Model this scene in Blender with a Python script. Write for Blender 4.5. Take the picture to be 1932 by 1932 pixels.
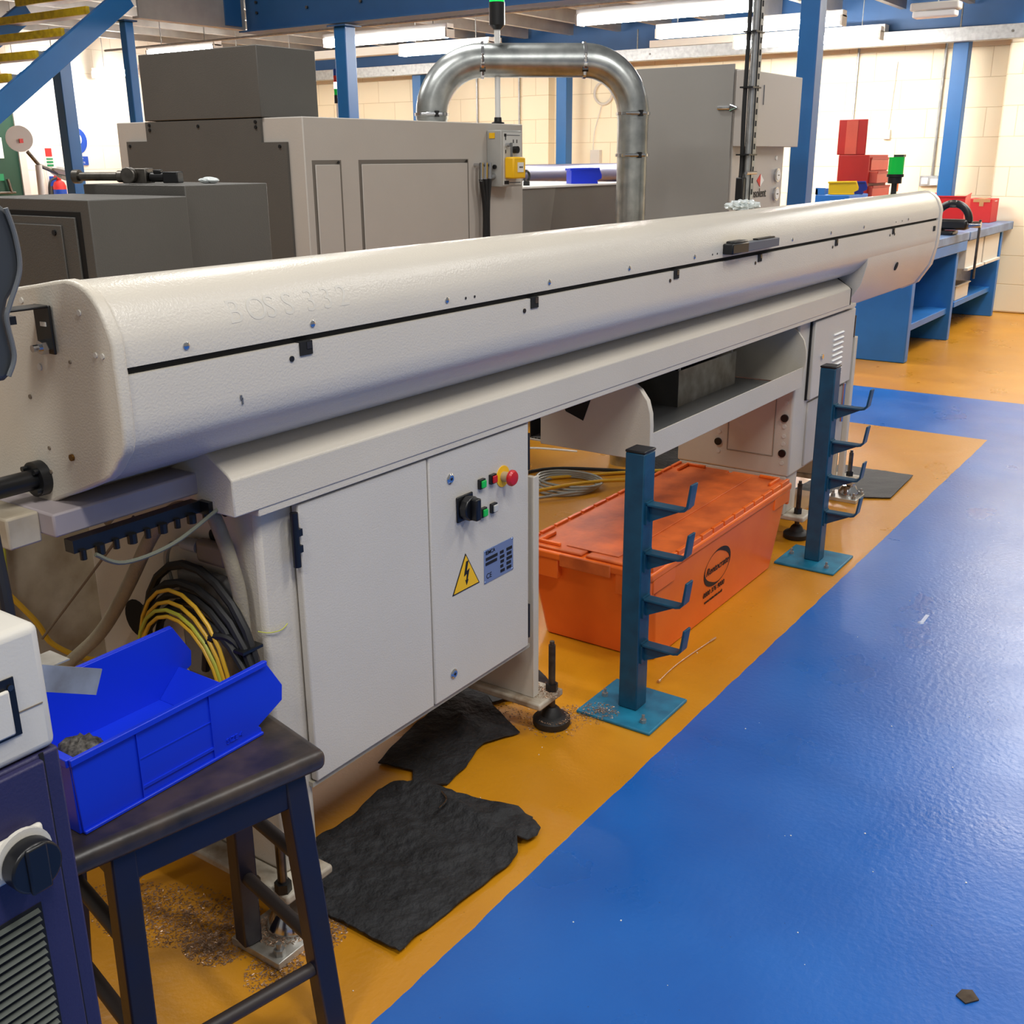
import bpy, bmesh, math, random
from mathutils import Vector, Matrix
random.seed(7)
for o in list(bpy.data.objects): bpy.data.objects.remove(o)
sc = bpy.context.scene; COL = sc.collection
# ------------------------------------------------------------------ camera
def cam():
    yaw, p, r = math.radians(34.848), math.radians(18.432), math.radians(-.3516)
    f = Vector((math.cos(yaw)*math.cos(p), math.sin(yaw)*math.cos(p), -math.sin(p)))
    rt = Vector((math.sin(yaw), -math.cos(yaw), 0)); up = rt.cross(f)
    rt2 = rt*math.cos(r)+up*math.sin(r); up2 = up*math.cos(r)-rt*math.sin(r)
    c = bpy.data.cameras.new('camera'); o = bpy.data.objects.new('camera', c); COL.objects.link(o)
    m = Matrix.Identity(4)
    for i in range(3): m[i][0] = rt2[i]; m[i][1] = up2[i]; m[i][2] = -f[i]
    m.translation = (0, 0, 1.6); o.matrix_world = m
    c.sensor_width = 36; c.lens = 2010/1932*36; c.clip_start = .05; sc.camera = o
cam()
# ------------------------------------------------------------------ world, lights, exposure
w = bpy.data.worlds.new('world'); sc.world = w; w.use_nodes = True
w.node_tree.nodes['Background'].inputs[0].default_value = (1, .965, .92, 1)
w.node_tree.nodes['Background'].inputs[1].default_value = .25
sc.view_settings.view_transform = 'Standard'; sc.view_settings.look = 'None'
sc.view_settings.gamma = 1; sc.view_settings.use_curve_mapping = False
sc.view_settings.exposure = 0.0
def area(x, y, z, sx, sy, power, col=(1, .975, .935)):
    l = bpy.data.lights.new('high_bay_light', 'AREA'); l.shape = 'RECTANGLE'; l.size = sx; l.size_y = sy
    l.energy = power; l.color = col
    o = bpy.data.objects.new('high_bay_light', l); COL.objects.link(o); o.location = (x, y, z)
HIGH = [(.4, -.9, 4.4, .35, 1.6, 95), (2.8, -1.0, 4.4, .35, 1.6, 70), (6.0, -1.0, 4.5, .35, 1.6, 70), (1.6, 3.6, 4.2, .35, 1.6, 65), (4.6, 4.2, 4.2, .35, 1.6, 65), (9.3, .9, 3.7, 2.0, .6, 80), (11.7, 1.1, 3.3, .9, 2.0, 100), (-1.7, .5, 3.7, 1.4, .35, 60), (3, 7.5, 4.2, .35, 1.6, 80)]
for a in HIGH: area(*a)
TUBE_POWER = 90.0
# ------------------------------------------------------------------ materials
def lin(c): return tuple((x/255/12.92 if x/255 <= .04045 else ((x/255+.055)/1.055)**2.4) for x in c)+(1,)
def mat(name, rgb, rough=.5, metal=0, bump=0, bscale=200, var=0, vscale=5, spec=.5, emit=0, rgb2=None, coat=0, alpha=None, trans=0):
    m = bpy.data.materials.new(name); m.use_nodes = True; nt = m.node_tree; N = nt.nodes; K = nt.links
    b = N['Principled BSDF']; c = lin(rgb)
    b.inputs['Base Color'].default_value = c; b.inputs['Roughness'].default_value = rough
    b.inputs['Metallic'].default_value = metal; b.inputs['Specular IOR Level'].default_value = spec
    b.inputs['Coat Weight'].default_value = coat
    if trans: b.inputs['Transmission Weight'].default_value = trans
    tc = N.new('ShaderNodeTexCoord')
    if var or rgb2:
        n = N.new('ShaderNodeTexNoise'); n.inputs['Scale'].default_value = vscale; n.inputs['Detail'].default_value = 6
        K.new(tc.outputs['Object'], n.inputs['Vector'])
        r = N.new('ShaderNodeValToRGB'); r.color_ramp.elements[0].position = .35; r.color_ramp.elements[1].position = .68
        r.color_ramp.elements[0].color = c
        r.color_ramp.elements[1].color = lin(rgb2) if rgb2 else tuple(min(1, v*(1-var)) for v in c[:3])+(1,)
        K.new(n.outputs['Fac'], r.inputs['Fac']); K.new(r.outputs['Color'], b.inputs['Base Color'])
    if bump:
        n2 = N.new('ShaderNodeTexNoise'); n2.inputs['Scale'].default_value = bscale; n2.inputs['Detail'].default_value = 3
        K.new(tc.outputs['Object'], n2.inputs['Vector'])
        bp = N.new('ShaderNodeBump'); bp.inputs['Strength'].default_value = bump; bp.inputs['Distance'].default_value = .002
        K.new(n2.outputs['Fac'], bp.inputs['Height']); K.new(bp.outputs['Normal'], b.inputs['Normal'])
    if emit:
        b.inputs['Emission Color'].default_value = c; b.inputs['Emission Strength'].default_value = emit
    return m
BEIGE = mat('beige_enamel', (207, 199, 184), .38, bump=.35, bscale=260, var=.05, vscale=3)
SILVER = mat('cream_gloss_enamel', (208, 201, 188), .27, bump=.4, bscale=220, var=.04, vscale=3)
DIRTY = mat('soiled_beige_enamel', (196, 186, 166), .5, bump=.2, bscale=120, rgb2=(142, 126, 102), vscale=7)
DOORM = mat('door_enamel', (206, 200, 189), .42, bump=.3, bscale=260, var=.04, vscale=4)
LATHE = mat('light_grey_enamel', (188, 182, 174), .5, bump=.2, bscale=200, var=.04)
DGREY = mat('dark_grey_enamel', (88, 86, 82), .5, bump=.4, bscale=260, var=.06)
MGREY = mat('mid_grey_enamel', (112, 110, 106), .5, bump=.3, bscale=240, var=.05)
FGREY = mat('filter_grey', (146, 144, 140), .5, bump=.1, bscale=260)
FLIGHT = mat('filter_front_grey', (178, 172, 166), .45, bump=.1, bscale=260)
BLACK = mat('black_plastic', (18, 19, 21), .35)
RUB = mat('black_rubber', (24, 24, 25), .6, bump=.2, bscale=90)
CABLE = mat('cable_black', (14, 14, 15), .6)
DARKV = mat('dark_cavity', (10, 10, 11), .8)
CHROME = mat('chrome', (200, 202, 206), .15, metal=1)
STEEL = mat('dull_steel', (120, 116, 110), .35, metal=1, var=.4, vscale=30)
RUST = mat('brown_steel', (86, 74, 62), .55, metal=.6, rgb2=(60, 48, 38), vscale=40)
ZINC = mat('galvanised_duct', (196, 200, 198), .33, metal=1, rgb2=(160, 165, 165), vscale=14, bump=.08, bscale=40)
ZINC2 = mat('galvanised_steel', (176, 178, 178), .42, metal=.8, var=.25, vscale=22)
SHEET = mat('zinc_sheet', (204, 202, 194), .35, metal=.55, rgb2=(158, 150, 136), vscale=14)
RACKB = mat('teal_blue_paint', (16, 76, 104), .4, bump=.15, bscale=80, rgb2=(13, 64, 90), vscale=22)
PLATEB = mat('teal_plate_paint', (26, 122, 156), .45, bump=.2, bscale=60, rgb2=(18, 98, 130), vscale=18)
COLB = mat('column_blue_paint', (18, 96, 160), .4, var=.12, vscale=4)
BEAMB = mat('beam_blue_paint', (20, 74, 124), .5, var=.1)
BENCHB = mat('bench_blue_paint', (42, 116, 192), .42, bump=.15, bscale=160, var=.12, vscale=5)
BTOP = mat('bench_top_grey_blue', (112, 136, 172), .45, rgb2=(80, 100, 132), vscale=6)
BINB = mat('bin_blue_plastic', (14, 52, 214), .36, bump=.05, bscale=30)
BIND = mat('bin_dark_blue_plastic', (16, 40, 128), .38)
BINY = mat('bin_yellow_plastic', (232, 188, 16), .4)
BINR = mat('bin_red_plastic', (206, 34, 34), .4)
REDM = mat('red_enamel', (172, 34, 26), .42, var=.12)
REDL = mat('faded_red_enamel', (198, 82, 62), .45, var=.12)
CARD = mat('red_cardboard', (186, 30, 30), .6)
TAPE = mat('brown_tape', (176, 132, 88), .4)
ORANGE = mat('orange_plastic', (242, 114, 34), .38, bump=.12, bscale=40, rgb2=(232, 102, 26), vscale=5)
ORANGED = mat('scuffed_orange_plastic', (228, 112, 46), .45, bump=.3, bscale=60, rgb2=(184, 82, 32), vscale=9)
STOOLM = mat('dark_stained_wood', (22, 24, 46), .42, bump=.2, bscale=50, rgb2=(30, 26, 34), vscale=9)
SEATM = mat('worn_black_seat', (40, 35, 35), .38, bump=.5, bscale=30, rgb2=(70, 58, 50), vscale=16)
STRET = mat('brown_stretcher_wood', (52, 44, 42), .5, bump=.2, bscale=50)
PURPLE = mat('purple_navy_enamel', (44, 42, 80), .5, bump=.3, bscale=240)
PENDM = mat('charcoal_plastic', (52, 56, 60), .45)
CREAM = mat('cream_plastic', (208, 204, 194), .5, bump=.1, bscale=300)
GREENL = mat('green_lens', (10, 170, 60), .2, emit=.25)
GREENO = mat('green_lamp_lit', (20, 220, 90), .2, emit=.9)
GREENB = mat('green_button', (24, 170, 70), .3, emit=.15)
REDB = mat('red_button', (196, 30, 34), .3)
YEL = mat('yellow_sign', (244, 190, 16), .45)
STRY = mat('stair_yellow_paint', (214, 184, 24), .5, rgb2=(170, 140, 20), vscale=20)
WHITE = mat('white_plastic', (232, 232, 228), .45)
PLATE = mat('aluminium_plate', (136, 150, 182), .35, metal=.4)
INK = mat('black_ink', (16, 16, 18), .6)
BLUEI = mat('safety_blue', (18, 70, 170), .5)
REDI = mat('safety_red', (205, 40, 36), .5)
GRNI = mat('safety_green', (20, 130, 80), .5)
GREEND = mat('dark_green_door', (16, 62, 44), .45)
HOSE = mat('beige_conduit', (150, 140, 118), .5, bump=.6, bscale=160, var=.2, vscale=20)
YCAB = mat('yellow_cable', (214, 168, 40), .45)
YGCAB = mat('yellow_green_cable', (178, 180, 60), .45)
GCAB = mat('grey_cable', (150, 152, 146), .4)
WOOD = mat('pale_wood', (196, 160, 116), .6)
MAT_ = mat('black_absorbent_felt', (38, 39, 42), .75, bump=1, bscale=42, rgb2=(22, 22, 24), vscale=26)
for n_ in MAT_.node_tree.nodes:
    if n_.type == 'BUMP': n_.inputs['Distance'].default_value = .012
MATG = mat('grey_floor_mat', (64, 62, 62), .7, bump=1, bscale=90)
GREYP = mat('brown_grey_plastic', (120, 108, 92), .5)
JOIST = mat('galvanised_joist', (170, 168, 164), .45, metal=.5, var=.2)
DECK = mat('deck_underside', (150, 144, 134), .6, var=.25, vscale=3)
SWARF = mat('metal_swarf', (196, 164, 136), .35, metal=.4, rgb2=(132, 104, 82), vscale=60)
TUBEL = mat('lit_fluorescent_tube', (255, 251, 245), .5, emit=TUBE_POWER)
BARM = mat('background_tube_purple_grey', (88, 90, 116), .35, metal=.3)
GLASS = mat('lens_glass', (190, 215, 215), .1, trans=.6)
ARROWM = mat('marking_grey', (92, 96, 104), .5)
FADED = mat('faded_lettering', (203, 198, 187), .4)
def block_mat(name, rgb, rgb2, mortar, sx=.45, sz=.225):
    m = bpy.data.materials.new(name); m.use_nodes = True; nt = m.node_tree; N = nt.nodes; K = nt.links; b = N['Principled BSDF']
    tc = N.new('ShaderNodeTexCoord'); sep = N.new('ShaderNodeSeparateXYZ'); K.new(tc.outputs['Object'], sep.inputs[0])
    add = N.new('ShaderNodeMath'); add.operation = 'ADD'; K.new(sep.outputs[0], add.inputs[0]); K.new(sep.outputs[1], add.inputs[1])
    cmb = N.new('ShaderNodeCombineXYZ'); K.new(add.outputs[0], cmb.inputs[0]); K.new(sep.outputs[2], cmb.inputs[1])
    br = N.new('ShaderNodeTexBrick'); br.inputs['Scale'].default_value = 1; br.inputs['Brick Width'].default_value = sx
    br.inputs['Row Height'].default_value = sz; br.inputs['Mortar Size'].default_value = .005; br.inputs['Mortar Smooth'].default_value = .5
    br.inputs['Color1'].default_value = lin(rgb); br.inputs['Color2'].default_value = lin(rgb2); br.inputs['Mortar'].default_value = lin(mortar)
    K.new(cmb.outputs[0], br.inputs['Vector']); K.new(br.outputs['Color'], b.inputs['Base Color'])
    bp = N.new('ShaderNodeBump'); bp.inputs['Strength'].default_value = .5; bp.inputs['Distance'].default_value = .006; bp.invert = True
    K.new(br.outputs['Fac'], bp.inputs['Height']); K.new(bp.outputs['Normal'], b.inputs['Normal'])
    b.inputs['Roughness'].default_value = .6
    return m
WALLM = block_mat('painted_blockwork', (246, 235, 206), (244, 232, 202), (218, 202, 166), .6, .295)
WALLW = block_mat('white_painted_blockwork', (236, 230, 216), (234, 227, 213), (216, 206, 188), .6, .295)
def floor_mat():
    m = bpy.data.materials.new('painted_floor'); m.use_nodes = True; nt = m.node_tree; N = nt.nodes; K = nt.links; b = N['Principled BSDF']
    tc = N.new('ShaderNodeTexCoord')
    wob = N.new('ShaderNodeTexNoise'); wob.inputs['Scale'].default_value = 9; wob.inputs['Detail'].default_value = 5
    K.new(tc.outputs['Object'], wob.inputs['Vector'])
    sep = N.new('ShaderNodeSeparateXYZ'); K.new(tc.outputs['Object'], sep.inputs[0])
    def M(op, a, bb, cc=None):
        n = N.new('ShaderNodeMath'); n.operation = op
        for i, v in enumerate((a, bb, cc)):
            if v is None: continue
            if isinstance(v, (int, float)): n.inputs[i].default_value = v
            else: K.new(v, n.inputs[i])
        return n.outputs[0]
    wy = M('MULTIPLY_ADD', wob.outputs['Fac'], .014, -.007)
    y = M('ADD', sep.outputs[1], wy); x = M('ADD', sep.outputs[0], M('MULTIPLY', wy, .6))
    aisle = M('MULTIPLY', M('LESS_THAN', y, 1.175), M('LESS_THAN', x, 7.74))
    cross = M('MULTIPLY', M('GREATER_THAN', x, 6.6), M('LESS_THAN', x, 7.74))
    blue = M('MAXIMUM', aisle, cross)
    def ramp(c0, c1, sc_, d=5, p0=.3, p1=.7):
        n = N.new('ShaderNodeTexNoise'); n.inputs['Scale'].default_value = sc_; n.inputs['Detail'].default_value = d
        K.new(tc.outputs['Object'], n.inputs['Vector'])
        r = N.new('ShaderNodeValToRGB'); r.color_ramp.elements[0].position = p0; r.color_ramp.elements[1].position = p1
        r.color_ramp.elements[0].color = lin(c0); r.color_ramp.elements[1].color = lin(c1); K.new(n.outputs['Fac'], r.inputs['Fac']); return r.outputs['Color']
    yel = ramp((204, 140, 24), (190, 126, 16), 2.2); blu = ramp((20, 98, 184), (12, 86, 170), 2.6)
    mix = N.new('ShaderNodeMix'); mix.data_type = 'RGBA'; K.new(blue, mix.inputs[0]); K.new(yel, mix.inputs[6]); K.new(blu, mix.inputs[7])
    # scattered dirt specks
    sp = N.new('ShaderNodeTexNoise'); sp.inputs['Scale'].default_value = 75; sp.inputs['Detail'].default_value = 2; K.new(tc.outputs['Object'], sp.inputs['Vector'])
    spk = M('MULTIPLY', M('GREATER_THAN', sp.outputs['Fac'], .77), .6)
    mx2 = N.new('ShaderNodeMix'); mx2.data_type = 'RGBA'; K.new(spk, mx2.inputs[0]); K.new(mix.outputs[2], mx2.inputs[6]); mx2.inputs[7].default_value = lin((60, 45, 25))
    K.new(mx2.outputs[2], b.inputs['Base Color'])
    rg = N.new('ShaderNodeTexNoise'); rg.inputs['Scale'].default_value = 3; rg.inputs['Detail'].default_value = 6; K.new(tc.outputs['Object'], rg.inputs['Vector'])
    K.new(M('MULTIPLY_ADD', rg.outputs['Fac'], .26, .18), b.inputs['Roughness'])
    b.inputs['Specular IOR Level'].default_value = .85
    bn = N.new('ShaderNodeTexNoise'); bn.inputs['Scale'].default_value = 60; bn.inputs['Detail'].default_value = 4; K.new(tc.outputs['Object'], bn.inputs['Vector'])
    v2 = N.new('ShaderNodeTexVoronoi'); v2.inputs['Scale'].default_value = 55; K.new(tc.outputs['Object'], v2.inputs['Vector'])
    grit = M('MULTIPLY', M('LESS_THAN', v2.outputs['Distance'], .16), .7)
    bp = N.new('ShaderNodeBump'); bp.inputs['Strength'].default_value = .5; bp.inputs['Distance'].default_value = .0022
    K.new(M('ADD', M('MULTIPLY', bn.outputs['Fac'], .9), grit), bp.inputs['Height']); K.new(bp.outputs['Normal'], b.inputs['Normal'])
    return m
FLOORM = floor_mat()
def perf_mat():
    m = mat('perforated_black_tray', (60, 60, 62), .4, metal=.5); nt = m.node_tree; N = nt.nodes; K = nt.links
    tc = N.new('ShaderNodeTexCoord'); v = N.new('ShaderNodeTexVoronoi'); v.inputs['Scale'].default_value = 75; v.inputs['Randomness'].default_value = 0
    K.new(tc.outputs['Object'], v.inputs['Vector']); r = N.new('ShaderNodeValToRGB'); r.color_ramp.interpolation = 'CONSTANT'
    r.color_ramp.elements[0].color = lin((14, 14, 15)); r.color_ramp.elements[1].position = .33; r.color_ramp.elements[1].color = lin((140, 140, 138))
    K.new(v.outputs['Distance'], r.inputs['Fac']); K.new(r.outputs['Color'], N['Principled BSDF'].inputs['Base Color']); return m
PERF = perf_mat()
# ------------------------------------------------------------------ mesh builder
class MB:
    def __init__(s): s.bm = bmesh.new()
    def box(s, x0, x1, y0, y1, z0, z1, m=None):
        vs = [s.bm.verts.new(Vector(p)) for p in ((x0,y0,z0),(x1,y0,z0),(x1,y1,z0),(x0,y1,z0),(x0,y0,z1),(x1,y0,z1),(x1,y1,z1),(x0,y1,z1))]
        if m is not None:
            for v in vs: v.co = m @ v.co
        for f in ((3,2,1,0),(4,5,6,7),(0,1,5,4),(1,2,6,5),(2,3,7,6),(3,0,4,7)): s.bm.faces.new([vs[i] for i in f])
        return s
    def cyl(s, p0, p1, r, n=20, r2=None, cap=True):
        p0 = Vector(p0); p1 = Vector(p1); d = (p1-p0).normalized(); a = d.orthogonal().normalized(); b = d.cross(a); r2 = r if r2 is None else r2
        A = []; B = []
        for i in range(n):
            t = 2*math.pi*(i+.5)/n; o = a*math.cos(t)+b*math.sin(t); A.append(s.bm.verts.new(p0+o*r)); B.append(s.bm.verts.new(p1+o*r2))
        for i in range(n): s.bm.faces.new((A[i], A[(i+1) % n], B[(i+1) % n], B[i]))
        if cap: s.bm.faces.new(A[::-1]); s.bm.faces.new(B)
        return s
    def lathe(s, prof, c, n=28, axis='z'):   # prof (r, h)
        c = Vector(c); ax = {'x': (Vector((1,0,0)), Vector((0,1,0)), Vector((0,0,1))), 'y': (Vector((0,1,0)), Vector((0,0,1)), Vector((1,0,0))), 'z': (Vector((0,0,1)), Vector((1,0,0)), Vector((0,1,0)))}[axis]
        rings = []
        for r, h in prof:
            rings.append([s.bm.verts.new(c+ax[0]*h+(ax[1]*math.cos(2*math.pi*i/n)+ax[2]*math.sin(2*math.pi*i/n))*max(r, 1e-4)) for i in range(n)])
        for A, B in zip(rings, rings[1:]):
            for i in range(n): s.bm.faces.new((A[i], A[(i+1) % n], B[(i+1) % n], B[i]))
        s.bm.faces.new(rings[0][::-1]); s.bm.faces.new(rings[-1]); return s
    def prism(s, poly, ax, a0, a1):          # poly in the two other axes, in xyz order
        def P(p, a): return Vector((a, p[0], p[1])) if ax == 'x' else Vector((p[0], a, p[1])) if ax == 'y' else Vector((p[0], p[1], a))
        A = [s.bm.verts.new(P(p, a0)) for p in poly]; B = [s.bm.verts.new(P(p, a1)) for p in poly]; n = len(poly)
        for i in range(n): s.bm.faces.new((A[i], A[(i+1) % n], B[(i+1) % n], B[i]))
        s.bm.faces.new(A[::-1]); s.bm.faces.new(B); return s
    def tube(s, pts, r, n=10, smooth=True, closed=False):
        pts = [Vector(p) for p in pts]
        if smooth and len(pts) > 2:
            q = []; L = len(pts)
            for i in range(L-1):
                p0 = pts[max(i-1, 0)]; p1 = pts[i]; p2 = pts[i+1]; p3 = pts[min(i+2, L-1)]
                for k in range(6):
                    t = k/6; q.append(.5*((2*p1)+(p2-p0)*t+(2*p0-5*p1+4*p2-p3)*t*t+(3*p1-p0-3*p2+p3)*t**3))
            q.append(pts[-1]); pts = q
        d = (pts[1]-pts[0]).normalized(); a = d.orthogonal().normalized(); rings = []
        for i, p in enumerate(pts):
            d = (pts[min(i+1, len(pts)-1)]-pts[max(i-1, 0)]).normalized(); a = (a-d*a.dot(d)).normalized(); b = d.cross(a)
            rings.append([s.bm.verts.new(p+(a*math.cos(2*math.pi*k/n)+b*math.sin(2*math.pi*k/n))*r) for k in range(n)])
        for A, B in zip(rings, rings[1:]):
            for i in range(n): s.bm.faces.new((A[i], A[(i+1) % n], B[(i+1) % n], B[i]))
        s.bm.faces.new(rings[0][::-1]); s.bm.faces.new(rings[-1]); return s
    def shell(s, poly, z0, z1, top, t):      # open tray; poly bottom (x,y) list & top list
        return s
    def xf(s, m):
        for v in s.bm.verts: v.co = m @ v.co
        return s
WM = {}
def out(name, mb, m, parent=None, bev=0, seg=2, ang=.6):
    bm = mb.bm; bmesh.ops.recalc_face_normals(bm, faces=bm.faces)
    if parent is not None and parent in WM:
        inv = WM[parent].inverted()
        for v in bm.verts: v.co = inv @ v.co
        W = WM[parent]; loc = None
    else: W = Matrix.Identity(4)
    for f in bm.faces: f.smooth = True
    for e in bm.edges:
        if len(e.link_faces) == 2 and e.calc_face_angle(0) > ang: e.smooth = False
    me = bpy.data.meshes.new(name); bm.to_mesh(me); bm.free(); me.materials.append(m)
    o = bpy.data.objects.new(name, me); COL.objects.link(o)
    if parent is not None: o.parent = parent
    WM[o] = W
    if bev:
        md = o.modifiers.new('bevel', 'BEVEL'); md.width = bev; md.segments = seg; md.limit_method = 'ANGLE'; md.angle_limit = .7
        md.harden_normals = False
    return o
def thing(name, label, cat, loc=(0, 0, 0), group=None):
    o = bpy.data.objects.new(name, None); COL.objects.link(o); o.location = loc; o.empty_display_size = .05
    o['label'] = label; o['category'] = cat
    if group: o['group'] = group
    WM[o] = Matrix.Translation(loc); return o
def tag(o, label, cat, group=None, kind=None):
    o['label'] = label; o['category'] = cat
    if group: o['group'] = group
    if kind: o['kind'] = kind
    return o
def struct(name, mb, m, bev=0):
    o = out(name, mb, m, None, bev); o['kind'] = 'structure'; return o
def dup(root, loc, label, rot=None, group=None):
    r = root.copy(); COL.objects.link(r); r.location = loc; r['label'] = label
    if group: r['group'] = group
    if rot is not None: r.rotation_euler = rot
    def rec(a, b):
        for ch in list(a.children):
            c = ch.copy(); COL.objects.link(c); c.parent = b; rec(ch, c)
    rec(root, r); return r
def text(name, s, size, origin, xdir, ydir, m, parent, depth=.0015, align='CENTER', bold=0, sx=1, shear=0):
    cu = bpy.data.curves.new('t', 'FONT'); cu.body = s; cu.size = size; cu.align_x = align; cu.align_y = 'CENTER'; cu.extrude = depth/2; cu.offset = bold; cu.shear = shear
    o = bpy.data.objects.new('t', cu); COL.objects.link(o); bpy.context.view_layer.update()
    me = bpy.data.meshes.new_from_object(o.evaluated_get(bpy.context.evaluated_depsgraph_get()))
    bpy.data.objects.remove(o); bm = bmesh.new(); bm.from_mesh(me)
    X = Vector(xdir).normalized(); Y = Vector(ydir).normalized(); Z = X.cross(Y); O = Vector(origin)
    for v in bm.verts: c = v.co.copy(); v.co = O+X*c.x*sx+Y*c.y+Z*c.z
    q = MB(); q.bm.free(); q.bm = bm
    return out(name, q, m, parent)
X, Y, Z = (1, 0, 0), (0, 1, 0), (0, 0, 1)
# ================================================================== SETTING
struct('floor', MB().box(-4, 13.2, -6, 13.6, -.1, 0), FLOORM)
struct('wall_far', MB().box(12.6, 12.9, 2.5, 13.3, 0, 3.4), WALLM)
struct('wall_pier', MB().box(12.35, 12.9, -4, 2.5, 0, 5.6), WALLM, .02)
struct('wall_back', MB().box(-4, 12.6, 13, 13.3, 0, 3.4), WALLW)
struct('trim_1', MB().box(12.45, 12.6, 8.05, 8.45, 0, 3.4), WALLM)
struct('ceiling', MB().box(6.7, 12.6, 2.1, 13, 3.22, 3.3).box(-4, 6.7, 7.4, 13, 3.22, 3.3), DECK)
# steel columns
def column(x, y, w_, ztop, label, brace=True):
    t = thing('steel_column', label, 'column', (x, y, 0), 'blue box section columns')
    out('shaft', MB().box(x-w_/2, x+w_/2, y-w_/2, y+w_/2, .012, ztop), COLB, t, .006)
    out('base_plate', MB().box(x-w_*.9, x+w_*.9, y-w_*.9, y+w_*.9, 0, .012), COLB, t)
    out('head_plate', MB().box(x-w_*.8, x+w_*.8, y-w_*.8, y+w_*.8, ztop, ztop+.01), BEAMB, t)
column(6.8, 6.32, .12, 2.58, 'blue steel column rising behind the machine with the silver duct, left of the duct')
column(6.78, 2.5, .12, 2.58, 'blue steel column beside the grey mist filter cabinet')
column(12.14, 2.90, .15, 2.74, 'blue steel column behind the workbench, nearest the far right corner')
column(12.15, 7.62, .15, 2.74, 'blue steel column seen under the arch of the silver duct')
column(12.15, 9.95, .15, 2.74, 'narrow blue steel column left of the duct arch, mostly hidden by the duct')
column(6.25, 9.3, .125, 2.52, 'leftmost blue steel column, under the staircase')
column(5.66, 7.52, .075, 2.6, 'slim blue steel column just left of the tall dark grey machine box')
def beam(name, x0, x1, y0, y1, z0, z1, label, m=BEAMB, along='y'):
    t = thing(name, label, 'beam', ((x0+x1)/2, (y0+y1)/2, z0))
    if along == 'y':
        out('web', MB().box((x0+x1)/2-.008, (x0+x1)/2+.008, y0, y1, z0+.012, z1-.012), m, t)
        out('flange', MB().box(x0, x1, y0, y1, z0, z0+.012), m, t); out('flange', MB().box(x0, x1, y0, y1, z1-.012, z1), m, t)
    return t
b = beam('steel_beam', 6.7, 6.9, .2, 7.42, 2.6, 3.0, 'deep blue steel beam across the top above the near row of columns')
for k in range(12):
    y = .9+k*.58
    out('bolt', MB().cyl((6.775, y, 2.83), (6.79, y, 2.83), .012, 6).cyl((6.775, y, 2.75), (6.79, y, 2.75), .012, 6), STEEL, b)
beam('steel_beam', 12.05, 12.25, 2.3, 12.9, 2.76, 3.215, 'blue steel beam along the far wall above the workbench')
# joists under the deck
for k in range(16):
    y = 2.15+k*.66
    j = out('ceiling_joist', MB().box(6.72, 12.04, y, y+.008, 3.01, 3.21).box(6.72, 12.04, y, y+.06, 3.002, 3.01).box(6.72, 12.04, y, y+.06, 3.21, 3.218), JOIST)
    tag(j, 'galvanised steel joist under the mezzanine deck', 'joist', 'joists under the mezzanine deck')
for k in range(5):
    y = 8.2+k*.9
    j = out('ceiling_joist', MB().box(4.6, 6.66, y, y+.008, 3.01, 3.218).box(4.6, 6.66, y, y+.06, 3.002, 3.01), JOIST)
    tag(j, 'galvanised joist above the staircase at upper left', 'joist', 'joists above the staircase')
t = thing('landing_channel', 'grey galvanised edge channel of the landing at upper left', 'channel', (6.2, 7.4, 2.6))
out('channel', MB().box(5.68, 6.74, 7.38, 7.40, 2.62, 2.92).box(5.68, 6.74, 7.40, 7.46, 2.62, 2.635), JOIST, t)
out('end_cleat', MB().box(6.52, 6.69, 7.365, 7.38, 2.64, 2.9), BEAMB, t)
# light fittings
def tube_light(x, y0, y1, z, label, along='y', x1=None):
    t = thing('fluorescent_light', label, 'ceiling light', (x, (y0+y1)/2, z), 'lit fluorescent battens under the deck')
    if along == 'y':
        out('housing', MB().box(x-.05, x+.05, y0, y1, z+.045, z+.10), WHITE, t, .004)
        out('diffuser', MB().prism([(x-.055, z+.045), (x-.045, z), (x-.02, z-.02), (x+.02, z-.02), (x+.045, z), (x+.055, z+.045)], 'y', y0+.02, y1-.02), TUBEL, t)
    for yy in (y0+.2, y1-.2): out('hanger', MB().cyl((x, yy, z+.10), (x, yy, 3.221), .005, 6), ZINC2, t)
    for yy in (y0, y1-.02): out('end_cap', MB().box(x-.06, x+.06, yy, yy+.02, z-.022, z+.06), CREAM, t)
tube_light(8.35, 3.5, 5.1, 2.66, 'lit fluorescent light above the duct arch, nearest large one')
tube_light(9.7, 3.3, 5.06, 2.66, 'lit fluorescent light behind the perforated strut, second row')
tube_light(11.1, 3.4, 4.9, 2.66, 'lit fluorescent light in the third row close to the far wall')
tube_light(8.4, 6.5, 8.06, 2.66, 'lit fluorescent light right above the left leg of the duct')
tube_light(9.6, 6.9, 8.1, 2.66, 'lit fluorescent light partly behind the top of the duct')
tube_light(8.1, 9.3, 10.4, 2.66, 'lit fluorescent light just above the tall dark grey machine box')
tube_light(9.15, 12.0, 12.9, 2.62, 'lit fluorescent light between the two left blue columns')
tube_light(7.9, 11.7, 12.9, 2.62, 'lit fluorescent light behind the yellow stair nosings')
tube_light(9.6, 9.6, 10.9, 2.66, 'small distant lit fluorescent light above the leftmost column top')
t = thing('emergency_light', 'unlit cream bulkhead light at the upper right', 'ceiling light', (9.53, 2.5, 2.66))
out('hanger', MB().cyl((9.53, 2.5, 2.74), (9.53, 2.5, 3.22), .006, 6), ZINC2, t)
out('housing', MB().box(9.46, 9.6, 2.33, 2.70, 2.68, 2.74), CREAM, t, .012)
out('lens', MB().box(9.47, 9.59, 2.35, 2.68, 2.63, 2.68), WHITE, t, .012)
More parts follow.
